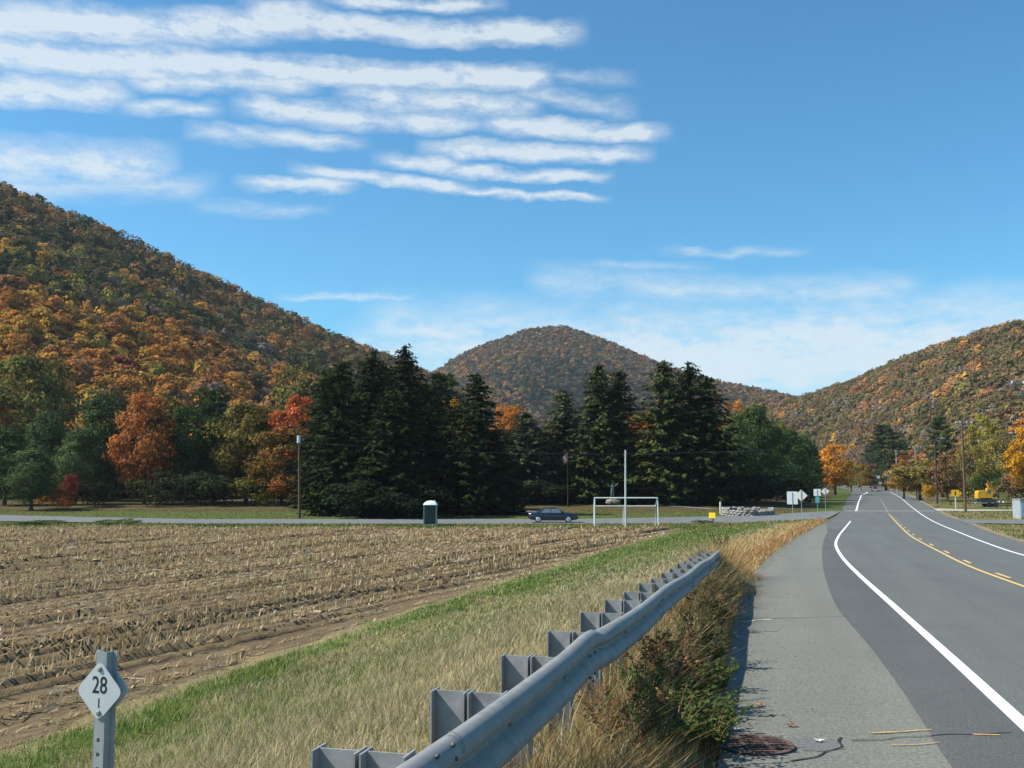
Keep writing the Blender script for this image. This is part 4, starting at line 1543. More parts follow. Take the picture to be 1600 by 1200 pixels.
LM_L = [(-60, 100, 'above {}soft pines'), (100, 190, 'above {}tallest soft pine'), (190, 262, 'above {}rust orange oak'), (262, 345, 'above {}dark green oak'),
        (345, 425, 'above {}olive and tan oak'), (425, 510, 'above {}red maple'), (510, 700, 'behind {}tall dark spruces'), (700, 900, 'behind {}pointed spruce')]
LM_R = [(1150, 1345, 'above {}orange roadside maple'), (1345, 1425, 'above {}broad roadside pine'), (1425, 1495, 'above {}dark lamp pole'), (1495, 1545, 'above {}tall crossarm pole'),
        (1545, 1660, 'above {}yellow digger')]
SKYV = [(-100, 640), (0, 600), (60, 610), (120, 620), (190, 640), (230, 612), (300, 606), (345, 600), (400, 620), (450, 600), (480, 556), (520, 556), (640, 540), (680, 610), (700, 640), (800, 640), (1150, 640),
        (1250, 680), (1290, 690), (1340, 720), (1370, 690), (1390, 670), (1420, 700), (1450, 690), (1475, 660), (1500, 700), (1540, 670), (1570, 660), (1610, 670), (1700, 670)]
skyv = lambda u: np.interp(u, [a for a, b in SKYV], [b for a, b in SKYV])

cand, rest = [], []
for hl, zone, step, hname, lms in ((LEFT, zone_left, 6.9, 'left hillside', LM_L), (RIGHT, zone_right, 7.4, 'right hillside', LM_R)):
    rng = np.random.default_rng(91 if hl is LEFT else 92)
    for (u, s) in spread(hl, step, .42, rng):
        P = hl.point(u, s)
        COH[0] = (P[0], P[1] + P[2], 85)
        kind = zone(u, s, P[0], P[1], rng)
        W = rng.uniform(5.6, 12.6) * (.8 if kind == 'conifer' else 1)
        H = rng.uniform(8.5, 13.0) * (1.1 if kind == 'conifer' else 1) * (.85 if s > .93 else 1)
        su, sv = screen((P[0], P[1], P[2] + H * .75))
        rec = (P, kind, W, H, su, sv, s, hname, lms)
        dist = math.hypot(P[0], P[1])
        vis = -20 < su < 1620 and sv < skyv(su) - 4
        if vis:
            cand.append((W / dist, rec))
        else:
            rest.append(rec + (-60 < su < 1660 and sv < skyv(su) + 45,))
cand.sort(key=lambda c: -c[0])
NIND = 225
for c_ in cand[NIND:]:
    rest.append(c_[1] + (True,))
HB_ = {h: [(.20, 'at foot of'), (.34, 'low on'), (.46, 'halfway up'), (.60, 'well up'), (2, 'high on')] for h in ('left hillside', 'right hillside')}
for i, (_, (P, kind, W, H, su, sv, s, hname, lms)) in enumerate(cand[:NIND]):
    colr, word = PAL[kind]
    hw = next(w for lim, w in HB_[hname] if s < lim)
    for a, b, t in lms:
        if a <= su < b:
            side_ = 'left of the ' if su < a + (b - a) / 3 else ('right of the ' if su > a + (b - a) * 2 / 3 else 'the ')
            lm = t.format(side_)
            break
    else:
        lm = 'near the picture edge'
    size = 'broad ' if W > 10.6 else ('slim ' if W < 8.2 else ('tall ' if H > 11.4 else ''))
    lab = f'{size}{word} tree {hw} {hname} {lm}'
    o = empty('hillside_tree', P - np.array([0, 0, .3]), random.uniform(0, 6.28), lab, 'tree', 'trees on the ' + hname)
    if kind == 'grey':
        me_ = TWIGGY[i % 3]
    elif kind == 'conifer':
        me_ = SPIRE[i % 2]
    else:
        me_ = LEAFY[i % 6]
    h0, w0 = (14, 6) if kind == 'conifer' else (11, 8.5)
    o.scale = (W / w0, W / w0, H / h0)
    c = link('crown', me_, None, o)
    k = random.uniform(.88, 1.12)
    c.color = (colr[0] * k, colr[1] * k, colr[2] * k, 1)
    link('trunk', HTRUNK, None, o)
print('hill trees', len(cand), len(rest))

# the rest of the forest reads as one mass on each hill
for hl, zone, step, hname, nq, sz in ((LEFT, None, 0, 'left hillside', 116, .70), (RIGHT, None, 0, 'right hillside', 90, .84), (MID, zone_mid, 8.2, 'distant middle hill', 25, 1.62)):
    rng = np.random.default_rng(97)
    if hl is MID:
        recs = []
        for (u, s) in spread(MID, step, .45, rng):
            P = MID.point(u, s)
            if s < .12:
                continue
            COH[0] = (P[0] * .6, (P[1] + P[2]) * .6, 87)
            kind = zone_mid(u, s, P[0], P[1], rng)
            recs.append((P, kind, rng.uniform(7.5, 12), rng.uniform(8, 11.5), 0, 0, s, hname, None, True))
    else:
        recs = [r for r in rest if r[7] == hname]
    protos = [lod_crown(400 + k, 1, 1, nq, sz / 8.5) for k in range(8)]
    low = [lod_crown(420 + k, 1, 1, max(20, nq // 5), sz * 1.9 / 8.5) for k in range(4)]
    cones = [lod_crown(440 + k, 1, 1, nq, sz * .9 / 8.5, True) for k in range(3)]
    VV, CC = [], []
    for i, r in enumerate(recs):
        P, kind, W, H, vis = r[0], r[1], r[2], r[3], r[-1]
        pr = cones[i % 3] if kind == 'conifer' else (protos[i % 8] if vis else low[i % 4])
        a = rng.uniform(0, 6.28)
        ca, sa = math.cos(a), math.sin(a)
        v = pr[0] * np.array([W, W, H])
        v = np.stack([v[:, 0] * ca - v[:, 1] * sa, v[:, 0] * sa + v[:, 1] * ca, v[:, 2]], 1) + np.array(P) - np.array([0, 0, .5])
        colr = np.array(PAL[kind][0]) * rng.uniform(.88, 1.12)
        if hname == 'distant middle hill':
            colr = colr * .62 + np.array((.12, .085, .045)) * .28 if kind != 'conifer' else colr
        VV.append(v)
        CC.append(pr[1] * colr)
    VV, CC = np.concatenate(VV), np.concatenate(CC)
    print(hname, len(recs), len(VV) // 2, 'tris')
    ob = link('forest', np_mesh('forest', VV, np.arange(len(VV)).reshape(-1, 4), CC), M_LEAF)
    tag(ob, f'autumn forest covering the {hname}', 'forest', None, 'stuff')

# ------------------------------------------------------------------ guardrail
def rail_x(y):
    return -0.07 + .257 * (y - 4.2)


def rail_top(y):
    return 3.60 - .038 * (y - 4.2)


GT = Vector((.249, .9685, 0)).normalized()
GN = Vector((GT.y, -GT.x, 0))
guard = empty('guardrail', (rail_x(4.2), 4.2, G(rail_x(4.2), 4.2)), 0, 'long dented galvanised steel guardrail on post stubs along the left edge of the shoulder', 'guardrail')
g0 = Vector(guard.location)
prof = [(.000, .150), (.012, .156), (.040, .152), (.066, .132), (.080, .105), (.082, .080), (.070, .052), (.040, .026), (.014, .012), (.010, 0), (.014, -.012),
        (.040, -.026), (.070, -.052), (.082, -.080), (.080, -.105), (.066, -.132), (.040, -.152), (.012, -.156), (.000, -.150)]
full = [(a, b) for a, b in prof] + [(a - .004, b) for a, b in reversed(prof)]
YS = np.concatenate([np.arange(-1.5, 21.6, .09), np.arange(21.6, 22.75, .05)])
verts, faces = [], []
for y in YS:
    zc = rail_top(y) - .13
    off = 0.0
    if y > 21.6:                      # the end bends down and away
        zc -= .26 * (y - 21.6) ** 2
        off = -.10 * (y - 21.6) ** 2
    # the struck place: top fold pushed back and up
    hitk = math.exp(-((y - 6.75) / .28) ** 2)
    hit2 = math.exp(-((y - 14.2) / .22) ** 2)
    lift = .030 * math.exp(-((y - 6.2) / .5) ** 2) + .012 * math.sin(y * 1.3)
    for (a, b) in full:
        a, b = a * .86, b * .84
        aa = a
        bb = b
        if b > .02:
            aa = a - (.055 * hitk + .035 * hit2) * (b / .15)
            bb = b - (.035 * hitk + .02 * hit2) * (b / .15)
        p = Vector((rail_x(y), y, zc + bb + lift)) + GN * (aa + off)
        verts.append(p - g0)
m_ = len(full)
for i in range(len(YS) - 1):
    for k in range(m_):
        faces.append((i * m_ + k, (i + 1) * m_ + k, (i + 1) * m_ + (k + 1) % m_, i * m_ + (k + 1) % m_))
rb = MB().add(verts, faces, True)
rail = rb.build('rail', M_GALV, guard)
# bolts of the splices and slots
py0, pst = 2.13, 1.128
for k in range(18):
    y = py0 + k * pst
    if y > 21.9:
        break
    top = rail_top(y) - .01 + random.uniform(-.012, .012)
    c = Vector((rail_x(y), y, 0))
    M3 = Matrix.Rotation(math.atan2(GN.y, GN.x) + random.uniform(-.04, .04), 3, 'Z')
    zg = G(c.x, c.y) - .1
    for nm, d0, zl in (('blockout', .085, top - .29), ('post', .250, zg)):
        pb = MB()
        ctr = c - GN * d0
        h = top - zl
        zc = (top + zl) / 2
        pb.box(ctr + Vector((0, 0, zc)) - g0, (.138, .007, h), M=M3)
        for sgn in (-1, 1):
            pb.box(ctr + GN * (sgn * .0725) + Vector((0, 0, zc)) - g0, (.007, .10, h + .004), M=M3)
        pb.build(nm, M_GALV2, guard)
    if k < 12:
        b = MB()
        for zb in (.0,):
            b.ball(c + GN * .014 + Vector((0, 0, rail_top(y) - .13 + zb)) - g0, (.018, .018, .018), 8, 5)
        b.build('bolt', M_GALV, guard)
for ysp in (3.4, 6.05, 9.8, 13.6, 17.4):
    b = MB()
    for dy in (-.08, .08):
        for zz, aa in ((.075, .083), (-.075, .083), (.128, .07), (-.128, .07)):
            p = Vector((rail_x(ysp + dy), ysp + dy, rail_top(ysp + dy) - .13 + zz * .84)) + GN * aa * .86
            b.ball(p - g0, .0085, 8, 5)
    tag(b.build('splice_bolts', mat('dark_bolt', (.16, .14, .13), .6, .6), guard), kind='stuff')
    s = MB()
    p = Vector((rail_x(ysp + .16), ysp + .16, rail_top(ysp + .16) - .155)) + GN * .0
    vv, ff = [], []
    for dy in (0, .006):
        for (a, b2) in prof:
            vv.append(Vector((rail_x(ysp + .16 + dy), ysp + .16 + dy, rail_top(ysp + .16) - .13 + b2 * .85)) + GN * (a * .86 + .003) - g0)
    n_ = len(prof)
    for k in range(n_ - 1):
        ff.append((k, k + 1, n_ + k + 1, n_ + k))
    s.add(vv, ff, True).build('splice_edge', mat('dark_bolt', (.16, .14, .13), .6, .6), guard)

# ------------------------------------------------------------------ mile marker
def text_obj(body, size, m, parent, loc, rot, sx=1.0, name='lettering', ext=.0008):
    cu = bpy.data.curves.new(name, 'FONT')
    cu.body = body
    cu.size = size
    cu.align_x = 'CENTER'
    cu.align_y = 'CENTER'
    cu.extrude = ext
    cu.materials.append(m)
    tmp = bpy.data.objects.new(name, cu)
    me_t = bpy.data.meshes.new_from_object(tmp)
    me_t.name = name
    bpy.data.objects.remove(tmp)
    o = bpy.data.objects.new(name, me_t)
    COL.objects.link(o)
    o.parent = parent
    o.location = loc
    o.rotation_euler = rot
    o.scale = (sx, 1, 1)
    return o


sp = Vector((-1.60, 4.0, 0))
sp.z = G(sp.x, sp.y)
mk_ = empty('mile_marker', sp, RAD(-17), 'small pale grey diamond mile marker reading 28 on a perforated steel post', 'road sign')
Htop = 3.82 - sp.z
M_POST = mat('grey_painted_steel', (.30, .325, .325), .6, .0, 12, .12, .03, .25)
pb = MB()
# channel: face with holes towards -y, two side walls, two lips
w2, dp = .020, .032
zc, hh = (Htop - .3) / 2, Htop + .3
pz0 = -.3
holes_z = [Htop - .335 - .0545 * k for k in range(14)]
# face built as strips around square-ish holes
last = Htop
hs = .0075
for z in holes_z:
    if z - hs < pz0:
        break
    pb.box((0, 0, (last + z + hs) / 2), (2 * w2, .004, last - z - hs))
    pb.box((-(w2 + hs) / 2, 0, z), (w2 - hs, .004, 2 * hs))
    pb.box(((w2 + hs) / 2, 0, z), (w2 - hs, .004, 2 * hs))
    last = z - hs
pb.box((0, 0, (last + pz0) / 2), (2 * w2, .004, last - pz0))
for sg in (-1, 1):
    pb.box((sg * (w2 + .0045), dp / 2, (Htop + pz0) / 2), (.005, dp + .004, Htop - pz0), rz=sg * -.14)
    pb.box((sg * (w2 + .0175), dp, (Htop + pz0) / 2), (.020, .004, Htop - pz0 - .002))
pb.box((0, .006, (Htop - .32 + pz0) / 2), (2 * w2, .003, Htop - .34 - pz0))
post = pb.build('post', M_POST, mk_)


def diamond(hw, hh, r, n=5):
    pts = []
    cs_ = [(hw, 0), (0, hh), (-hw, 0), (0, -hh)]
    for k in range(4):
        p = Vector((cs_[k][0], cs_[k][1]))
        a = (Vector(cs_[k - 1]) - p).normalized()
        b = (Vector(cs_[(k + 1) % 4]) - p).normalized()
        for j in range(n + 1):
            t = j / n
            p0, p1 = p + a * r, p + b * r
            pts.append(tuple(p0 * (1 - t)**2 + p * 2 * t * (1 - t) + p1 * t * t))
    return pts


M_PLATE = mat('pale_reflective_sheet', (.50, .54, .55), .45, .0, 7, .06, 0, .4)
pzc = Htop - .148
dm = diamond(.108, .116, .032)
plate = MB().prism(dm, (0, -.0045, pzc), (1, 0, 0), (0, 0, 1), (0, -.003, 0)).build('plate', M_PLATE, mk_)
MB().prism(dm, (0, dp + .0065, pzc), (1, 0, 0), (0, 0, 1), (0, -.003, 0)).build('back_plate', M_PLATE, mk_)
text_obj('28', .092, M_INK, plate, (0.001, -.0078, pzc + .020), (RAD(90), 0, 0), .78)
MB().box((0, -.0079, pzc - .045), (.0045, .0012, .036)).build('stroke', M_INK, plate)
for zb in (.083, -.083):
    MB().tube([(0, -.0075, pzc + zb), (0, -.0115, pzc + zb), (0, -.0135, pzc + zb)], [.0115, .010, .005], 12).build('bolt', M_GALV, plate)

# ------------------------------------------------------------------ portable toilet
pt = gx(673, 91.5)
M_TGRN = mat('dark_green_plastic', (.018, .040, .036), .5, 0, 3, .15, 0, .4)
M_TWHT = mat('white_plastic', (.80, .82, .82), .45, 0, 3, .04)
M_TGRY = mat('pale_green_plastic', (.30, .38, .35), .5, 0, 3, .08)
t = empty('portable_toilet', pt, RAD(0), 'dark green portable toilet with white domed roof at the far edge of the field', 'portable toilet')
MB().box((0, 0, .09), (1.22, 1.22, .18)).build('base', M_TGRY, t)
wb = MB()
wb.box((0, .56, 1.03), (1.02, .05, 1.72)).box((-.56, 0, 1.03), (.05, 1.02, 1.72)).box((.56, 0, 1.03), (.05, 1.02, 1.72)).box((0, -.56, 1.85), (1.02, .05, .08))
wb.build('wall', M_TGRN, t)
for sx, sy in ((-1, -1), (1, -1), (1, 1), (-1, 1)):
    MB().box((sx * .55, sy * .55, 1.035), (.085, .085, 1.72)).build('corner_post', M_TGRY, t)
dr = MB().box((0, -.565, 1.0), (.98, .05, 1.62))
for zz in (.6, 1.3):
    dr.box((0, -.592, zz), (.74, .012, .52))
dr = dr.build('door', M_TGRN, t)
MB().box((.38, -.606, 1.05), (.05, .03, .14)).build('handle', M_BLACK, dr)
rf = MB()
vv, ff = [], []
nx2, ny3 = 20, 10
for i in range(nx2 + 1):
    for j in range(ny3 + 1):
        a, b = -1 + 2 * i / nx2, -1 + 2 * j / ny3
        z = 1.90 + .36 * (max(0, 1 - a * a)) ** .55 * (max(0, 1 - b ** 4)) ** .4
        vv.append((a * .62, b * .62, z))
for i in range(nx2):
    for j in range(ny3):
        ff.append((i * (ny3 + 1) + j, (i + 1) * (ny3 + 1) + j, (i + 1) * (ny3 + 1) + j + 1, i * (ny3 + 1) + j + 1))
rf.add(vv, ff, True).box((0, 0, 1.885), (1.26, 1.26, .05))
rf = rf.build('roof', M_TWHT, t)
MB().tube([(.35, .3, 1.9), (.35, .3, 2.28)], .05, 8).build('vent_pipe', M_TWHT, rf)

# ------------------------------------------------------------------ soccer goal, pole, cone
ga, gb = gx(929, 89.5), gx(1027.5, 89.5)
gw = (gb - ga).length
go = empty('soccer_goal', (ga + gb) / 2, 0, 'white tube soccer goal frame without net at the far end of the field', 'goal')
M_TUBE = mat('white_tube', (.66, .69, .67), .45, 0, 4, .08)
hw = gw / 2
MB().tube([(-hw, 0, -.1), (-hw, 0, 2.56)], .065, 10).build('upright', M_TUBE, go)
MB().tube([(hw + .05, 0, -.1), (hw, 0, 2.2), (hw - .08, 0, 2.56)], .065, 10).build('upright', M_TUBE, go)
MB().tube([(-hw - .06, 0, 2.56), (hw - .02, 0, 2.56)], .062, 10).build('crossbar', M_TUBE, go)
MB().tube([(-hw, 1.3, 1.80), (hw, 1.3, 1.80)], .05, 8).build('rear_bar', M_TUBE, go)
for sx in (-1, 1):
    MB().tube([(sx * hw, 0, 2.5), (sx * hw * .99, 1.3, 1.80), (sx * hw * .985, 1.35, 0)], .045, 8).build('rear_stay', M_TUBE, go)
MB().tube([(-.12, 1.3, 1.80), (-.12, 1.32, 0)], .045, 8).build('rear_stay', M_TUBE, go)
pp = gx(977, 88.6)
MB().tube([(0, 0, -.2), (.02, 0, 3.5), (.05, 0, at(977, 703, 88.6).z - pp.z)], [.085, .08, .065], 10).build('tall_pole', mat('pale_pole', (.55, .57, .53), .6, 0, 6, .12), None, pp)
tag(bpy.data.objects['tall_pole'], 'tall thin pale pole standing in the middle of the soccer goal', 'pole')
cp = gx(909, 86.2)
co = empty('traffic_cone', cp, 0, 'small orange cone at the far edge of the corn field left of the goal', 'traffic cone')
M_ORG = mat('orange_plastic', (.75, .20, .03), .6)
MB().tube([(0, 0, .03), (0, 0, .42)], [.13, .03], 10).build('cone', M_ORG, co)
MB().box((0, 0, .02), (.34, .34, .04)).build('base', M_ORG, co)

# ------------------------------------------------------------------ dark sedan
M_CAR = mat('dark_blue_paint', (.012, .016, .026), .22, .0, 3, .1, 0, .5, .8)
M_TRIM = mat('black_trim', (.02, .02, .022), .5)
M_RIM = mat('alloy', (.62, .63, .64), .35, .6, 6, .1)
M_LAMP = mat('clear_lamp', (.55, .57, .58), .15, 0, 4, .1, 0, .6)
M_TAIL = mat('red_lamp', (.30, .015, .012), .25, 0, 4, .1, 0, .6)


def car(name, base, rz, label, paint, L=4.7, W=1.78, H=1.40, red=True):
    o = empty(name, base, rz, label, 'car')
    hx = L / 2
    # stations: x, half width, sill z, belt z, top z, top half width
    S = [(-hx, .70, .46, .74, .80, .62), (-hx + .07, .80, .32, .86, .92, .70), (-hx + .35, .86, .26, .90, .965, .72), (-hx + .75, .89, .22, .92, .99, .70), (-hx + 1.02, .89, .20, .92, 1.10, .64),
         (-hx + 1.45, .89, .20, .92, 1.36, .58), (-hx + 2.0, .89, .20, .91, 1.40, .60), (-hx + 2.5, .89, .20, .90, 1.39, .60), (-hx + 2.85, .89, .20, .90, 1.30, .60), (-hx + 3.25, .89, .20, .89, 1.06, .66),
         (-hx + 3.5, .89, .20, .88, .935, .72), (-hx + 4.1, .87, .22, .82, .87, .70), (-hx + 4.5, .82, .28, .74, .78, .66), (hx - .03, .74, .34, .66, .70, .60), (hx, .66, .42, .60, .63, .54)]
    vs, fs = [], []
    for (x, w, zs, zb, zt, wt_) in S:
        half = [(w * .93, zs), (w, zs + .14), (w * 1.0, (zs + zb) / 2 + .06), (w * .965, zb), (wt_, zt - .02), (wt_ * .8, zt + .005)]
        ring = half + [(-a, b) for a, b in reversed(half)]
        vs += [(x, a, b) for a, b in ring]
    m = 12
    for i in range(len(S) - 1):
        for k in range(m):
            fs.append((i * m + k, i * m + (k + 1) % m, (i + 1) * m + (k + 1) % m, (i + 1) * m + k))
    fs.append(tuple(range(m)))
    fs.append(tuple(reversed(range((len(S) - 1) * m, len(S) * m))))
    body = MB().add(vs, fs, True).build('body', paint, o)

    def side(x0, x1, x2, x3, z0, z1, s, nm):
        """side glass leaning in with the roof"""
        e = .012
        ya, yb = .875 * W / 1.78, .645 * W / 1.78
        p = [(x0, s * (ya + e), z0), (x1, s * (ya + e), z0), (x2, s * (yb + e), z1), (x3, s * (yb + e), z1)]
        q2 = [(a, b - s * .02, c_) for a, b, c_ in p]
        MB().add(p + q2, [(0, 1, 2, 3), (4, 7, 6, 5), (0, 4, 5, 1), (1, 5, 6, 2), (2, 6, 7, 3), (3, 7, 4, 0)]).build(nm, M_GLASS, o)
    for s in (-1, 1):
        side(-hx + 1.18, -hx + 2.10, -hx + 2.08, -hx + 1.55, .93, 1.30, s, 'side_window')
        side(-hx + 2.16, -hx + 3.20, -hx + 2.80, -hx + 2.14, .92, 1.30, s, 'side_window')
    def screen_(xa, za, xb, zb, wa, wb_, nm):
        n_ = Vector((zb - za, 0, xa - xb)).normalized() * (.012 if xa > xb else -.012)
        n_ = n_ if n_.z > 0 else -n_
        p = [Vector((xa, -wa, za)) + n_, Vector((xa, wa, za)) + n_, Vector((xb, wb_, zb)) + n_, Vector((xb, -wb_, zb)) + n_]
        MB().add(p + [v - n_ * 2 for v in p], [(0, 1, 2, 3), (7, 6, 5, 4), (0, 4, 5, 1), (1, 5, 6, 2), (2, 6, 7, 3), (3, 7, 4, 0)]).build(nm, M_GLASS, o)
    screen_(-hx + 3.46, .955, -hx + 2.88, 1.295, .66, .52, 'windscreen')
    screen_(-hx + .86, 1.02, -hx + 1.42, 1.345, .60, .50, 'rear_window')
    for x in (-hx + .92, hx - .93):
        for s in (-1, 1):
            wh = empty('wheel', (x, s * (.80), .315))
            wh.parent = o
            ty = MB().tube([(0, s * -.11, 0), (0, s * -.10, 0), (0, s * .08, 0), (0, s * .10, 0)], [.27, .315, .315, .285], 20)
            ty.build('tyre', M_BLACK, wh)
            MB().tube([(0, s * .095, 0), (0, s * .108, 0), (0, s * .115, 0)], [.235, .225, .10], 16).build('rim', M_RIM, wh)
            MB().prism([(math.cos(a) * .37, max(-.02, math.sin(a) * .37)) for a in np.linspace(-.05, math.pi + .05, 14)], (x, s * .885, .315), (1, 0, 0), (0, 0, 1), (0, s * .006, 0)).build('wheel_arch', M_TRIM, o)
    for s in (-1, 1):
        MB().box((hx - .10, s * .58, .64), (.14, .30, .13)).build('headlight', M_LAMP, o)
        MB().box((-hx + .05, s * .56, .76), (.14, .34, .15)).build('taillight', M_TAIL, o)
        MB().box((-hx + 3.12, s * .95, .97), (.10, .16, .11)).build('mirror', M_TRIM, o)
    MB().box((hx - .06, 0, .42), (.16, 1.40, .14)).build('bumper', M_TRIM, o)
    MB().box((-hx + .04, 0, .50), (.14, 1.46, .16)).build('bumper', M_TRIM, o)
    return o


cb = gx(864, 96.8)
car('sedan', (cb.x, cb.y, G(cb.x, cb.y) + .075), 0.0, 'dark blue sedan driving right along the far cross road', M_CAR)

# far vehicles at the end of the road
tb = Vector((at(1367, 757, 312).x, 312, float(zr(312))))
tr = empty('pickup_truck', tb, RAD(72), 'tiny dark red truck coming down the far end of the main road', 'truck')
M_RED = mat('dark_red_paint', (.10, .02, .02), .4, 0, 3, .1)
hb = MB().box((0, 0, .95), (5.0, 1.95, .75))
hb.build('body', M_RED, tr)
MB().box((-.2, 0, 1.62), (1.9, 1.75, .62), top=.86).build('cab', M_RED, tr)
MB().box((-1.06, 0, 1.62), (.22, 1.5, .42)).build('windscreen', M_GLASS, tr)
for x in (-1.6, 1.6):
    for s in (-1, 1):
        MB().tube([(x, s * .75, .4), (x, s * 1.0, .4)], .4, 14).build('wheel', M_BLACK, tr)
for s in (-1, 1):
    MB().box((-2.5, s * .7, 1.05), (.1, .35, .25)).build('headlight', M_LAMP, tr)
MB().box((-2.52, 0, .62), (.16, 1.9, .2)).build('bumper', M_RIM, tr)

# ------------------------------------------------------------------ road signs seen from behind
M_SBACK = mat('sign_back', (.66, .67, .64), .5, .0, 5, .06)
M_SBACK2 = mat('cream_sign_back', (.70, .66, .56), .55, .0, 5, .06)
M_TEAL = mat('teal_sign', (.05, .36, .33), .5, 0, 5, .06)
M_SPOST = mat('sign_post_steel', (.34, .37, .35), .55, .3, 10, .1)


def sign(name, u, Y, v0, v1, wpx, shape, label, mback, extra=None, group=None, zoff=0.0, face=None):
    b = gx(u, Y)
    b.z += zoff
    o = empty(name, b, RAD(-20), label, 'road sign', group)
    zt, zb_ = at(u, v0, Y).z - b.z, at(u, v1, Y).z - b.z
    w = wpx / F * Y
    c = (zt + zb_) / 2
    ph = MB()
    ph.box((0, -.01, (zt - .08) / 2 - .15), (.055, .035, zt - .08 + .3))
    ph.build('post', M_SPOST, o)
    y0 = .022
    h = zt - zb_
    if shape == 'diamond':
        poly = diamond(w / 2, h / 2, .07)
    else:
        r = .05
        poly = [(-w / 2 + r, -h / 2), (w / 2 - r, -h / 2), (w / 2, -h / 2 + r), (w / 2, h / 2 - r), (w / 2 - r, h / 2), (-w / 2 + r, h / 2), (-w / 2, h / 2 - r), (-w / 2, -h / 2 + r)]
    MB().prism(poly, (0, y0, c), (1, 0, 0), (0, 0, 1), (0, -.006, 0)).build('sign_plate', mback, o)
    if extra:
        ev0, ev1, ew, em = extra
        za, zb2 = at(u, ev0, Y).z - b.z, at(u, ev1, Y).z - b.z
        MB().box((0, -.034, (za + zb2) / 2), (ew / F * Y, .006, za - zb2)).build('lower_plate', em, o)
    return o


RS = 'road signs left of the main road seen from behind'
sign('road_sign', 1237.5, 107, 768, 788, 16, 'rect', 'rectangular road sign seen from behind, nearest the stone ring', M_SBACK, None, RS)
sign('road_sign', 1251.5, 97, 765, 783.5, 19, 'diamond', 'large cream diamond sign seen from behind beside the rectangular sign', M_SBACK2, None, RS)
sign('road_sign', 1276.5, 121, 764, 775, 10.5, 'rect', 'square road sign seen from behind with a small teal plate below it', M_SBACK, (776.5, 785.5, 6, M_TEAL), RS)
sign('road_sign', 1289, 121.5, 762, 773.5, 13, 'diamond', 'smaller grey diamond sign seen from behind, nearest the orange roadside maple', M_SBACK, None, RS)

# yellow warning sign on the right verge
b = gx(1492, 141)
ys_ = empty('warning_sign', b, RAD(-14), 'yellow square warning sign with black walking figure on a pale post, right verge', 'road sign')
zt, zb_ = at(1492, 765.5, 141).z - b.z, at(1492, 775.5, 141).z - b.z
MB().box((0, .03, zb_ / 2 - .1), (.13, .09, zb_ + .5)).build('post', M_TUBE, ys_)
pl = MB().box((0, -.03, (zt + zb_) / 2), (1.02, .02, zt - zb_)).build('sign_plate', M_YSIGN, ys_)
zc = (zt + zb_) / 2
fg = MB()
fg.tube([(0, -.042, zc + .24), (0, -.046, zc + .24)], .075, 10)
fg.box((0, -.044, zc + .06), (.14, .006, .26))
fg.box((-.05, -.044, zc - .17), (.07, .006, .24))
fg.box((.06, -.0445, zc - .17), (.07, .006, .24))
fg.box((.12, -.0435, zc + .06), (.10, .005, .06))
fg.build('walking_figure', M_INK, pl)
MB().box((.66, -.02, zc), (.22, .015, .42)).build('flag_plate', M_YSIGN, ys_)

# yellow marker on the mound at the junction
b = gx(1112, 97.0)
ym = empty('yellow_marker', b, RAD(-38), 'bright yellow square marker board on the grassy mound by the cross road', 'marker')
zt, zb_ = at(1112, 801, 97).z - b.z, at(1112, 809.5, 97).z - b.z
MB().box((0, 0, (zt + zb_) / 2), (.68, .05, zt - zb_)).build('board', mat('bright_yellow', (.85, .50, .02), .5), ym)
MB().box((.05, .03, zb_ / 2), (.18, .10, zb_ + .2)).build('stand', mat('brown_wood', (.14, .08, .05), .8), ym)
for (u, Y, vt, w, lab, c_) in [(1098, 95.6, 813, 34, 'low green weed mound left below the yellow marker', 'green'), (1116, 95.2, 816, 26, 'low weed clump right below the yellow marker', 'olive'),
                               (172, 92.0, 812, 44, 'leafy green weed clump on the far verge at the left, larger of two', (.10, .16, .04)), (206, 92.5, 810, 34, 'leafy green weed clump on the far verge, right of the larger one', (.11, .18, .045)),
                               (60, 93, 813, 80, 'long low dark weed clump on the far verge at the left edge', (.07, .10, .03))]:
    tree('bush', u, Y, vt, w, c_, lab, 'weed_clump')
cpst = gx(1125, 118)
tag(MB().tube([(0, 0, -.2), (0, 0, at(1125, 784, 118).z - cpst.z)], .10, 8).build('white_post', M_TUBE, None, cpst), 'short pale post standing just left of the stone ring', 'post')

# ------------------------------------------------------------------ stone ring
rc = gx(1168, 114.5)
ring = empty('stone_ring', rc, 0, 'low round wall of pale rough stones on the lawn beyond the cross road', 'stone wall')
RR_ = 2.75
stone_me = []
for k in range(6):
    rng = np.random.default_rng(500 + k)
    sm = MB().ball((0, 0, 0), (.30, .20, .15), 8, 5)
    sm.v = [tuple(np.array(p) * rng.uniform(.78, 1.15, 3)) for p in sm.v]
    sm.s = [False] * len(sm.s)
    mm = sm.mesh('stone')
    mm.materials.append(M_STONE)
    stone_me.append(mm)
for lay in range(4):
    nn = 34
    for k in range(nn):
        a = 2 * math.pi * (k + .5 * (lay % 2)) / nn + random.uniform(-.04, .04)
        if lay == 3 and random.random() < .45:
            continue
        s_ = link('stone', stone_me[(k * 5 + lay) % 6], None, ring)
        s_.location = (RR_ * math.cos(a), RR_ * math.sin(a), .08 + lay * .23 + random.uniform(-.03, .03))
        s_.rotation_euler = (random.uniform(-.15, .15), random.uniform(-.15, .15), a + math.pi / 2)
        sc = random.uniform(.85, 1.15)
        s_.scale = (sc, sc * 1.1, sc)
MB().tube([(0, 0, 0), (0, 0, .55)], RR_ - .15, 32).build('pool_fill', mat('dark_water', (.03, .045, .05), .2), ring)

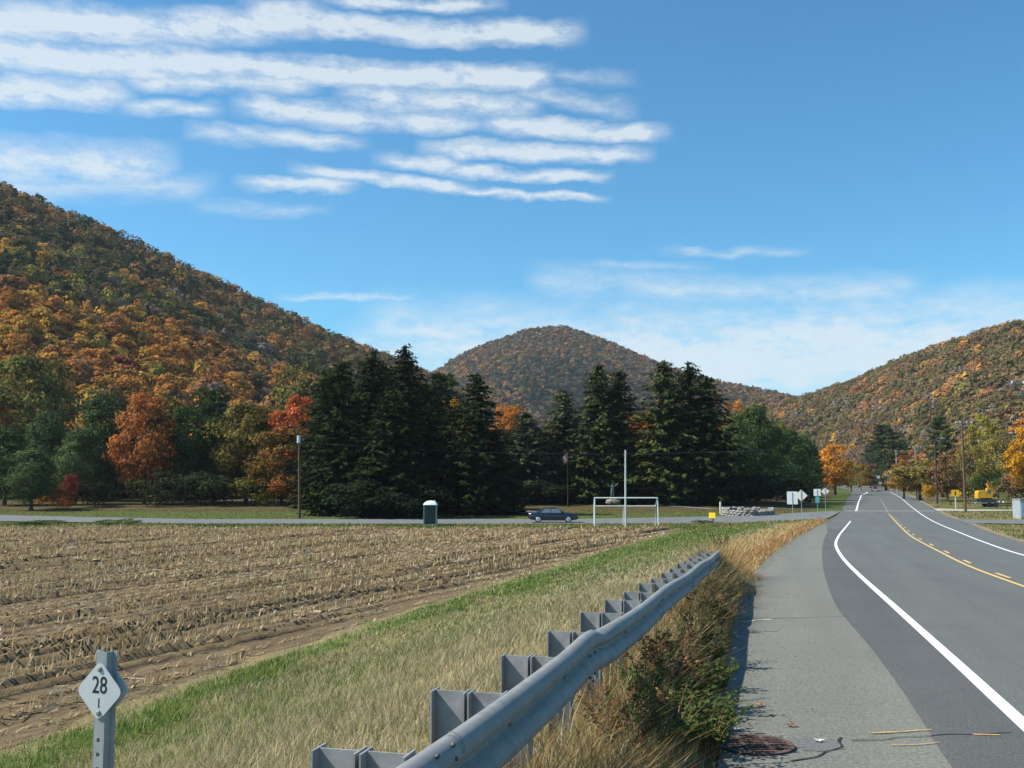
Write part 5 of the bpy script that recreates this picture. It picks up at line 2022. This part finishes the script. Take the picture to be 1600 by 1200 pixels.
# pale boulders along the lawn
for i, (u, Y, w, h) in enumerate([(1036, 141, 1.6, .8), (1052, 139, 1.3, .6), (1020, 143, 1.4, .7), (790, 137, 1.6, .6), (803, 134, 1.1, .4)]):
    b = gx(u, Y)
    bm_ = MB().ball((0, 0, h * .25), (w / 2, w * .4, h / 2), 9, 6)
    rng = np.random.default_rng(520 + i)
    bm_.v = [tuple(np.array(p) * rng.uniform(.85, 1.12, 3)) for p in bm_.v]
    bm_.s = [False] * len(bm_.s)
    tag(bm_.build('boulder', M_STONE, None, b),
        ['pale boulder beyond the goal, middle of three', 'pale boulder beyond the goal, nearest the stone ring', 'pale boulder beyond the goal, leftmost of three', 'pale boulder on the lawn left of the dark sedan, larger one', 'small pale boulder on the lawn just left of the dark sedan'][i], 'boulder', 'pale boulders on the lawn')

# ------------------------------------------------------------------ statue on a boulder
b = gx(957, 137)
b.z += .1
st_ = empty('statue', b, 0, 'weathered bronze statue of a standing figure with raised arms on a boulder under the spruces', 'statue')
zs = at(957, 779, 137).z - b.z
bm_ = MB().ball((0, 0, zs * .45), (1.05, .85, max(.5, zs * .62)), 10, 7)
rng = np.random.default_rng(530)
bm_.v = [tuple(np.array(p) * rng.uniform(.86, 1.1, 3)) for p in bm_.v]
bm_.s = [False] * len(bm_.s)
bm_.build('boulder', mat('grey_boulder', (.22, .20, .17), .9, 0, 3, .35, .5, .1), st_)
zf = max(p[2] for p in bm_.v) - .1
me_ = bpy.data.meshes.new('figure')
J = [((0, 0, .95), .17), ((0, 0, 1.25), .17), ((0, -.02, 1.48), .18), ((0, -.03, 1.60), .07), ((0, -.08, 1.72), .11), ((0, -.10, 1.86), .09),
     ((.20, -.02, 1.50), .08), ((.42, -.12, 1.62), .06), ((.68, -.2, 1.86), .045), ((-.20, -.02, 1.50), .08), ((-.40, -.14, 1.60), .06), ((-.62, -.24, 1.80), .045),
     ((.11, 0, .88), .11), ((.13, -.03, .48), .08), ((.14, 0, .06), .06), ((.15, -.14, .03), .045), ((-.11, 0, .88), .11), ((-.13, -.03, .48), .08), ((-.14, 0, .06), .06), ((-.15, -.14, .03), .045)]
Ed = [(0, 1), (1, 2), (2, 3), (3, 4), (4, 5), (2, 6), (6, 7), (7, 8), (2, 9), (9, 10), (10, 11), (0, 12), (12, 13), (13, 14), (14, 15), (0, 16), (16, 17), (17, 18), (18, 19)]
me_.from_pydata([Vector(p) * 1.12 for p, r in J], Ed, [])
fo = link('figure', me_, mat('verdigris_bronze', (.20, .25, .20), .6, .3, 8, .3), st_, (0, 0, zf))
md = fo.modifiers.new('skin', 'SKIN')
for v_, (p, r) in zip(me_.skin_vertices[0].data, J):
    v_.radius = (r * 1.12, r * 1.12)
me_.skin_vertices[0].data[0].use_root = True
fo.modifiers.new('sub', 'SUBSURF').render_levels = 1

# flagpole before the pale olive spruce
b = gx(887, 132)
fpz = at(887, 706, 132).z - b.z
fp = empty('flagpole', b, 0, 'thin flagpole with a small drooping pinkish flag in front of the pale olive spruce', 'flagpole')
MB().tube([(0, 0, -.2), (0, 0, fpz)], [.04, .02], 8).build('pole', M_WOODP, fp)
fl = MB()
vv = []
for i in range(5):
    for j in range(7):
        vv.append((-.03 - i * .14 + .02 * j, .10 * math.sin(i * 1.9 + j * .5), fpz - .15 - j * .17 - i * i * .035))
fl.add(vv, [(i * 7 + j, i * 7 + j + 1, (i + 1) * 7 + j + 1, (i + 1) * 7 + j) for i in range(4) for j in range(6)], True)
fl.build('flag', mat('pinkish_cloth', (.50, .26, .25), .9, 0, 4, .3), fp)

# ------------------------------------------------------------------ utility poles and wires
def upole(u, Y, vtop, lab, m, arms=(), r=.15, lean=0.0, lamp=None, box=None, zoff=0.0):
    b = gx(u, Y)
    H = at(u, vtop, Y).z - b.z
    o = empty('utility_pole', b, 0, lab, 'utility pole', 'wooden utility poles')
    MB().tube([(0, 0, -.5), (lean * .5, 0, H * .5), (lean, 0, H)], [r, r * .85, r * .65], 10).build('pole', m, o)
    for (f, L, rz, dx) in arms:
        z = H * f
        d = Vector((math.cos(rz), math.sin(rz), 0))
        a = MB().box((lean + d.x * dx, -.16, z), (L, .10, .13), rz=rz).build('crossarm', M_WOODG, o)
        for k in (-.46, -.2, .2, .46):
            MB().tube([(lean + d.x * (dx + k * L), -.16 + d.y * k * L, z + .06), (lean + d.x * (dx + k * L), -.16 + d.y * k * L, z + .26)], [.05, .035], 6).build('insulator', M_WHITE, a)
    if lamp:
        z, L = lamp
        MB().tube([(0, 0, H * z), (L * .5, -.1, H * z + .35), (L, -.2, H * z + .3)], .04, 6).build('lamp_arm', M_GALV, o)
        MB().ball((L + .25, -.22, H * z + .24), (.38, .16, .12), 10, 6).build('lamp_head', M_GALV, o)
    if box:
        z, dx = box
        MB().tube([(dx, -.05, H * z - .4), (dx, -.05, H * z + .4)], .20, 12).build('transformer', mat('pale_blue_metal', (.52, .58, .60), .5, .1), o)
    return o, b, H


pA, bA, HA = upole(469, 106.8, 680, 'brown wooden pole with pale box at the cross road in front of the red maple', M_WOODP, (), .16, -.2, None, (.95, -.22))
pB, bB, HB2 = upole(1507, 124, 657, 'tallest brown crossarm pole on the right verge', M_WOODP, ((.965, 2.6, .35, .15),), .17)
pC, bC, HC = upole(1463.5, 165, 686, 'dark pole with lamp arm left of the tallest crossarm pole', mat('dark_pole_wood', (.06, .04, .035), .9, 0, 5, .3), (), .17, 0, (.985, 1.1))
pD, bD, HD = upole(1432, 205, 697, 'thin pale crossarm pole among the orange trees on the right verge', M_WOODG, ((.97, 2.8, .2, 0),), .15)
pE, bE, HE = upole(1402, 255, 704, 'farthest pale pole right of the road end', M_WOODG, ((.98, 2.2, .2, .6),), .17)
# the pole just outside the right edge reaches into the picture with its arms
pF, bF, HF = upole(1630, 78, 588, 'crossarm ends with white insulators reaching in at the right picture edge', M_WOODP, ((.945, 3.6, .1, -.55), (.88, 2.6, .1, -.35)), .17)
# leaning guy pole
lp = gx(1484, 160)
tag(MB().tube([(.4, 0, -.2), (-1.2, .2, 2.4), (-2.2, .4, 5.2)], [.10, .09, .07], 8).build('leaning_pole', M_WOODP, None, lp), 'leaning thin brown brace pole beside the dark lamp pole', 'pole')


def wire(a, b_, sag, lab, r=.012):
    a, b_ = Vector(a), Vector(b_)
    pts = []
    for k in range(13):
        t = k / 12
        p = a.lerp(b_, t)
        p.z -= sag * 4 * t * (1 - t)
        pts.append(p)
    o0 = pts[0].copy()
    return tag(MB().tube([p - o0 for p in pts], r, 4).build('wire', mat('wire', (.10, .11, .12), .5, .3), None, o0), lab, 'wire', 'overhead wires')


wire(bA + Vector((-.2, 0, HA * .92)), at(1210, 702, 118), .9, 'thin wire running from the wooden pole across the dark spruces', .013)
wire(bB + Vector((.4, -.1, HB2 * .985)), bF + Vector((-1.6, 0, HF * .97)), .6, 'overhead wire from the tallest crossarm pole to the right picture edge, upper', .010)
wire(bB + Vector((-.6, -.1, HB2 * .985)), bF + Vector((-2.0, 0, HF * .97)), .7, 'overhead wire from the tallest crossarm pole to the right picture edge, lower', .010)
wire(bB + Vector((0, -.1, HB2 * .985)), bC + Vector((0, 0, HC * .97)), .5, 'overhead wire between the tallest crossarm pole and the dark lamp pole', .012)
wire(bC + Vector((0, -.1, HC * .97)), bD + Vector((0, 0, HD * .985)), .5, 'overhead wire between the dark lamp pole and the thin pale crossarm pole', .014)
wire(bD + Vector((0, -.1, HD * .985)), bE + Vector((0, 0, HE * .985)), .5, 'overhead wire between the two farthest pale poles', .016)

# ------------------------------------------------------------------ right side: digger on a trailer, metal container, rails
M_YEL = mat('yellow_machine_paint', (.62, .33, .02), .45, 0, 2, .15)
M_STEEL = mat('dark_steel', (.06, .06, .065), .6, .4)
dbp = gx(1541, 150)
tl = empty('flatbed_trailer', dbp, RAD(-8), 'low silver trailer carrying the yellow digger at the gravel lot', 'trailer')
MB().box((.1, 0, .62), (3.9, 2.1, .16)).build('bed', M_GALV, tl)
MB().box((-2.3, 0, .58), (1.0, .14, .12)).build('drawbar', M_STEEL, tl)
for x in (.0, .95):
    for s in (-1, 1):
        MB().tube([(x, s * .95, .36), (x, s * 1.15, .36)], .36, 14).build('wheel', M_BLACK, tl)
MB().box((2.05, 0, .78), (.08, 2.1, .18)).build('tail_board', M_WHITE, tl)
dg = empty('digger', dbp + Vector((-.1, 0, .70)), RAD(-8), 'small yellow digger with folded arm standing on the silver trailer', 'digger')
for s in (-1, 1):
    MB().prism([(-1.1, .08), (-.9, 0), (.9, 0), (1.1, .08), (1.15, .3), (1.0, .45), (-1.0, .45), (-1.15, .3)], (0, s * .78 - .17, 0), (1, 0, 0), (0, 0, 1), (0, .34, 0)).build('track', M_STEEL, dg)
MB().box((0, 0, .55), (1.3, 1.2, .2)).build('turntable', M_STEEL, dg)
MB().prism([(-1.35, .65), (-.1, .65), (-.1, 1.75), (-1.2, 1.70), (-1.35, 1.4)], (0, -.85, 0), (1, 0, 0), (0, 0, 1), (0, 1.7, 0)).build('engine_cover', M_YEL, dg)
cbn = MB().prism([(-.05, .65), (.65, .65), (.75, 1.4), (.5, 2.1), (-.05, 2.1)], (0, -.85, 0), (1, 0, 0), (0, 0, 1), (0, .8, 0)).build('cab', M_YEL, dg)
MB().box((.22, -.855, 1.62), (.42, .02, .62)).build('window', M_GLASS, cbn)
MB().tube([(.3, .25, .8), (.6, .25, 2.0), (.2, .25, 2.75)], [.17, .15, .12], 8).build('boom', M_YEL, dg)
MB().tube([(.2, .25, 2.75), (.9, .25, 2.3), (1.3, .25, 1.3)], [.12, .11, .09], 8).build('stick', mat('orange_machine_paint', (.55, .16, .03), .5), dg)
MB().prism([(0, 0), (.5, .1), (.62, .5), (.2, .62)], (1.1, 0, .75), (1, 0, 0), (0, 0, 1), (0, .55, 0)).build('bucket', mat('red_brown_steel', (.22, .05, .035), .6, .2), dg)

cbp = gx(1600, 101)
ct = empty('metal_container', cbp, RAD(10), 'pale blue and grey metal cabinet at the right edge beyond the side road', 'container')
hct = at(1600, 779, 101).z - cbp.z
MB().box((0, 0, hct / 2 - .1), (1.9, 1.2, hct)).build('body', mat('grey_cabinet', (.34, .38, .40), .45, .2), ct)
for x in (-.46, .46):
    d_ = MB().box((x, -.615, hct * .44), (.86, .03, hct * .74)).build('door', mat('pale_blue_panel', (.55, .64, .70), .4, 0, 3, .1), ct)
    MB().box((x * .25, -.64, hct * .46), (.05, .03, .3)).build('handle', M_STEEL, d_)
MB().box((0, -.02, hct - .06), (2.0, 1.32, .10)).build('lid', M_GALV, ct)
for (u0, u1, Y, vz, lab) in [(1556, 1588, 140, 786.5, 'upper dark rail beside the gravel lot'), (1556, 1588, 138, 789.5, 'lower dark rail beside the gravel lot')]:
    a, b = gx(u0, Y), gx(u1, Y)
    z = at(u0, vz, Y).z
    o = empty('barrier_rail', a, 0, lab, 'rail', 'rails beside the gravel lot')
    L = b.x - a.x
    MB().tube([(0, 0, max(.25, z - a.z)), (L, 0, max(.25, z - a.z))], .07, 8).build('rail', M_STEEL, o)
    for k in range(3):
        MB().tube([(L * k / 2, .02, -.2), (L * k / 2, .02, max(.25, z - a.z))], .05, 6).build('leg', M_STEEL, o)
# wooden rail fence by the yellow bush
a = gx(1444, 176)
fn = empty('rail_fence', a, RAD(-12), 'low wooden rail fence beside the small round yellow bush', 'fence')
for k in range(3):
    MB().box((k * 1.35, 0, .35), (.12, .12, 1.0)).build('post', M_WOODG, fn)
for z in (.35, .72):
    MB().box((1.35, -.08, z), (2.9, .05, .12)).build('rail', M_WOODG, fn)
# small white signs at the far end
for (u, v, Y, w, lab) in [(1373, 745.5, 300, .9, 'tiny white board by the road just right of the far red truck'), (1387, 741, 290, 1.7, 'small pale roadside board under the broad dark pine'),
                          (1369, 719, 345, 1.0, 'tiny white round board high before the dark pines at the road end'), (1376, 755, 310, .8, 'tiny white marker low on the verge right of the far red truck')]:
    b = gx(u, Y)
    z = at(u, v, Y).z - b.z
    o = empty('white_board', b, 0, lab, 'sign')
    MB().box((0, 0, z), (w, .05, .8 if w > 1 else w)).build('board', M_WHITE, o)
    MB().box((0, .05, z / 2 - .1), (.10, .08, z + .2)).build('post', M_WOODG, o)

# ------------------------------------------------------------------ weeds at the edge of the shoulder
def weed_mesh(seed, H=.5, W=.6, nst=20):
    """branching leafy weed: stems and toothed pairs of leaves"""
    rng = np.random.default_rng(seed)
    sm = MB()
    C, N, A, S = [], [], [], []
    for k in range(nst):
        a = rng.uniform(0, 6.28)
        top = np.array([math.cos(a) * W / 2 * rng.uniform(.3, 1.1), math.sin(a) * W / 2 * rng.uniform(.3, 1.1), H * rng.uniform(.55, 1.05)])
        mid = top * .5 + np.array([0, 0, H * .12])
        base = np.array([math.cos(a), math.sin(a), 0]) * rng.uniform(0, .08)
        sm.tube([base, mid, top], [.006, .004, .002], 4, False)
        for s in np.linspace(.2, 1.0, 20):
            p = (1 - s)**2 * base + 2 * s * (1 - s) * mid + s * s * top
            for sg in range(2):
                d = nrm(np.array([rng.normal(), rng.normal(), rng.uniform(-.1, .5)]))
                L = rng.uniform(.012, .027)
                C.append(p + d * L * 1.1)
                A.append(d)
                N.append(np.array([0, 0, 1]) + rng.normal(0, .5, 3))
                S.append(L)
    C, N, A, S = map(np.array, (C, N, A, S))
    V = leaf_quads(C, N, S, .5, rng, A)
    tone = leaf_tone(len(C), rng, .12, .25)
    return sm.mesh('stem'), np_mesh('leaves', V, np.arange(len(V)).reshape(-1, 4), np.repeat(tone, 4, 0))


WD = [weed_mesh(600 + k) for k in range(4)]
M_STEM = mat('weed_stem', (.16, .09, .05), .9)
for a_, b_ in WD:
    a_.materials.append(M_STEM)
    b_.materials.append(M_LEAF)
WL = [(1105, 1180, 1.0, .85, 'g', 'leafy green weed overhanging the left end of the drain grate'), (1045, 1185, 1.1, .9, 'g', 'leafy green weed left of the drain grate, second from it'), (985, 1195, .9, .8, 'b', 'brown weed clump at the bottom edge under the guardrail'),
      (1090, 1110, 1.0, .8, 'g', 'leafy green weed above the drain grate, spreading onto the shoulder'), (1050, 1100, 1.15, 1.1, 'b', 'tall brown weed clump in the shade under the guardrail bend'), (1112, 1045, .9, .7, 'g', 'small green weed reaching over the shoulder edge midway along the guardrail'),
      (1085, 1030, 1.1, 1.0, 'd', 'dark green weed behind the small one midway along the guardrail'), (1118, 985, 1.0, .9, 'b', 'brown weed clump where the long crack meets the shoulder edge'), (1095, 955, 1.0, .9, 'd', 'dark weed patch above the long crack'),
      (1128, 925, 1.1, .9, 'b', 'grey brown dry weed near the far end of the guardrail'), (1108, 905, 1.0, 1.0, 'd', 'dark green weed under the far end of the guardrail'), (1010, 1120, .9, .9, 'g', 'green weed with pale leaves under the guardrail face'),
      (1140, 890, .8, .9, 'b', 'dry weed just past the end of the guardrail'), (1125, 870, 1.0, 1.2, 'd', 'dark bushy weed growing round the guardrail end')]
WL += [(1075, 1150, .9, .7, 'd', 'dark weed between the drain grate weeds and the guardrail'), (1025, 1060, 1.0, .9, 'b', 'rusty dry weed right under the guardrail face'), (1070, 985, .9, .9, 'b', 'brown weed against the guardrail left of the long crack'),
       (1120, 1080, .8, .6, 'g', 'low green weed on the shoulder edge above the yellow leaf'), (960, 1150, .9, .7, 'b', 'rust coloured weed close under the guardrail near the bottom edge'), (1112, 1150, .8, .6, 'g', 'low green weed just above the drain grate'),
       (1135, 950, .9, .8, 'b', 'straw brown weed hanging over the shoulder beyond the long crack'), (1148, 915, .8, .8, 'b', 'pale dry weed on the shoulder edge beside the far guardrail')]
WC = {'g': (.085, .135, .035), 'd': (.055, .075, .025), 'b': (.20, .12, .055)}
for i, (u, v, sc, hz, c_, lab) in enumerate(WL):
    p = hit(u, v)
    o = empty('roadside_weed', p, random.uniform(0, 6), lab, 'weed', 'weeds between guardrail and shoulder')
    o.scale = (sc * (1 + p.y * .012), sc * (1 + p.y * .012), hz * .85 * (1 + p.y * .02))
    a_, b_ = WD[i % 4]
    link('stem', a_, None, o)
    lo = link('leaves', b_, None, o)
    cc = WC[c_]
    lo.color = (cc[0], cc[1], cc[2], 1)

# ------------------------------------------------------------------ thin air between here and the hills
hz = MB().box((0, 3300, 122), (15000, 7500, 260)).mesh('haze')
mh = bpy.data.materials.new('haze')
mh.use_nodes = True
mh.node_tree.nodes.clear()
q = NG(mh.node_tree)
pv = q.n('ShaderNodeVolumePrincipled')
pv.inputs['Color'].default_value = (.80, .90, 1.0, 1)
pv.inputs['Density'].default_value = .00008
pv.inputs['Anisotropy'].default_value = .2
q.link(pv.outputs[0], q.n('ShaderNodeOutputMaterial').inputs['Volume'])
tag(link('haze', hz, mh), 'thin bluish haze in the valley air', 'haze', None, 'stuff')

print('triangles', sum(sum(len(p.vertices) - 2 for p in m.polygons) for m in bpy.data.meshes))
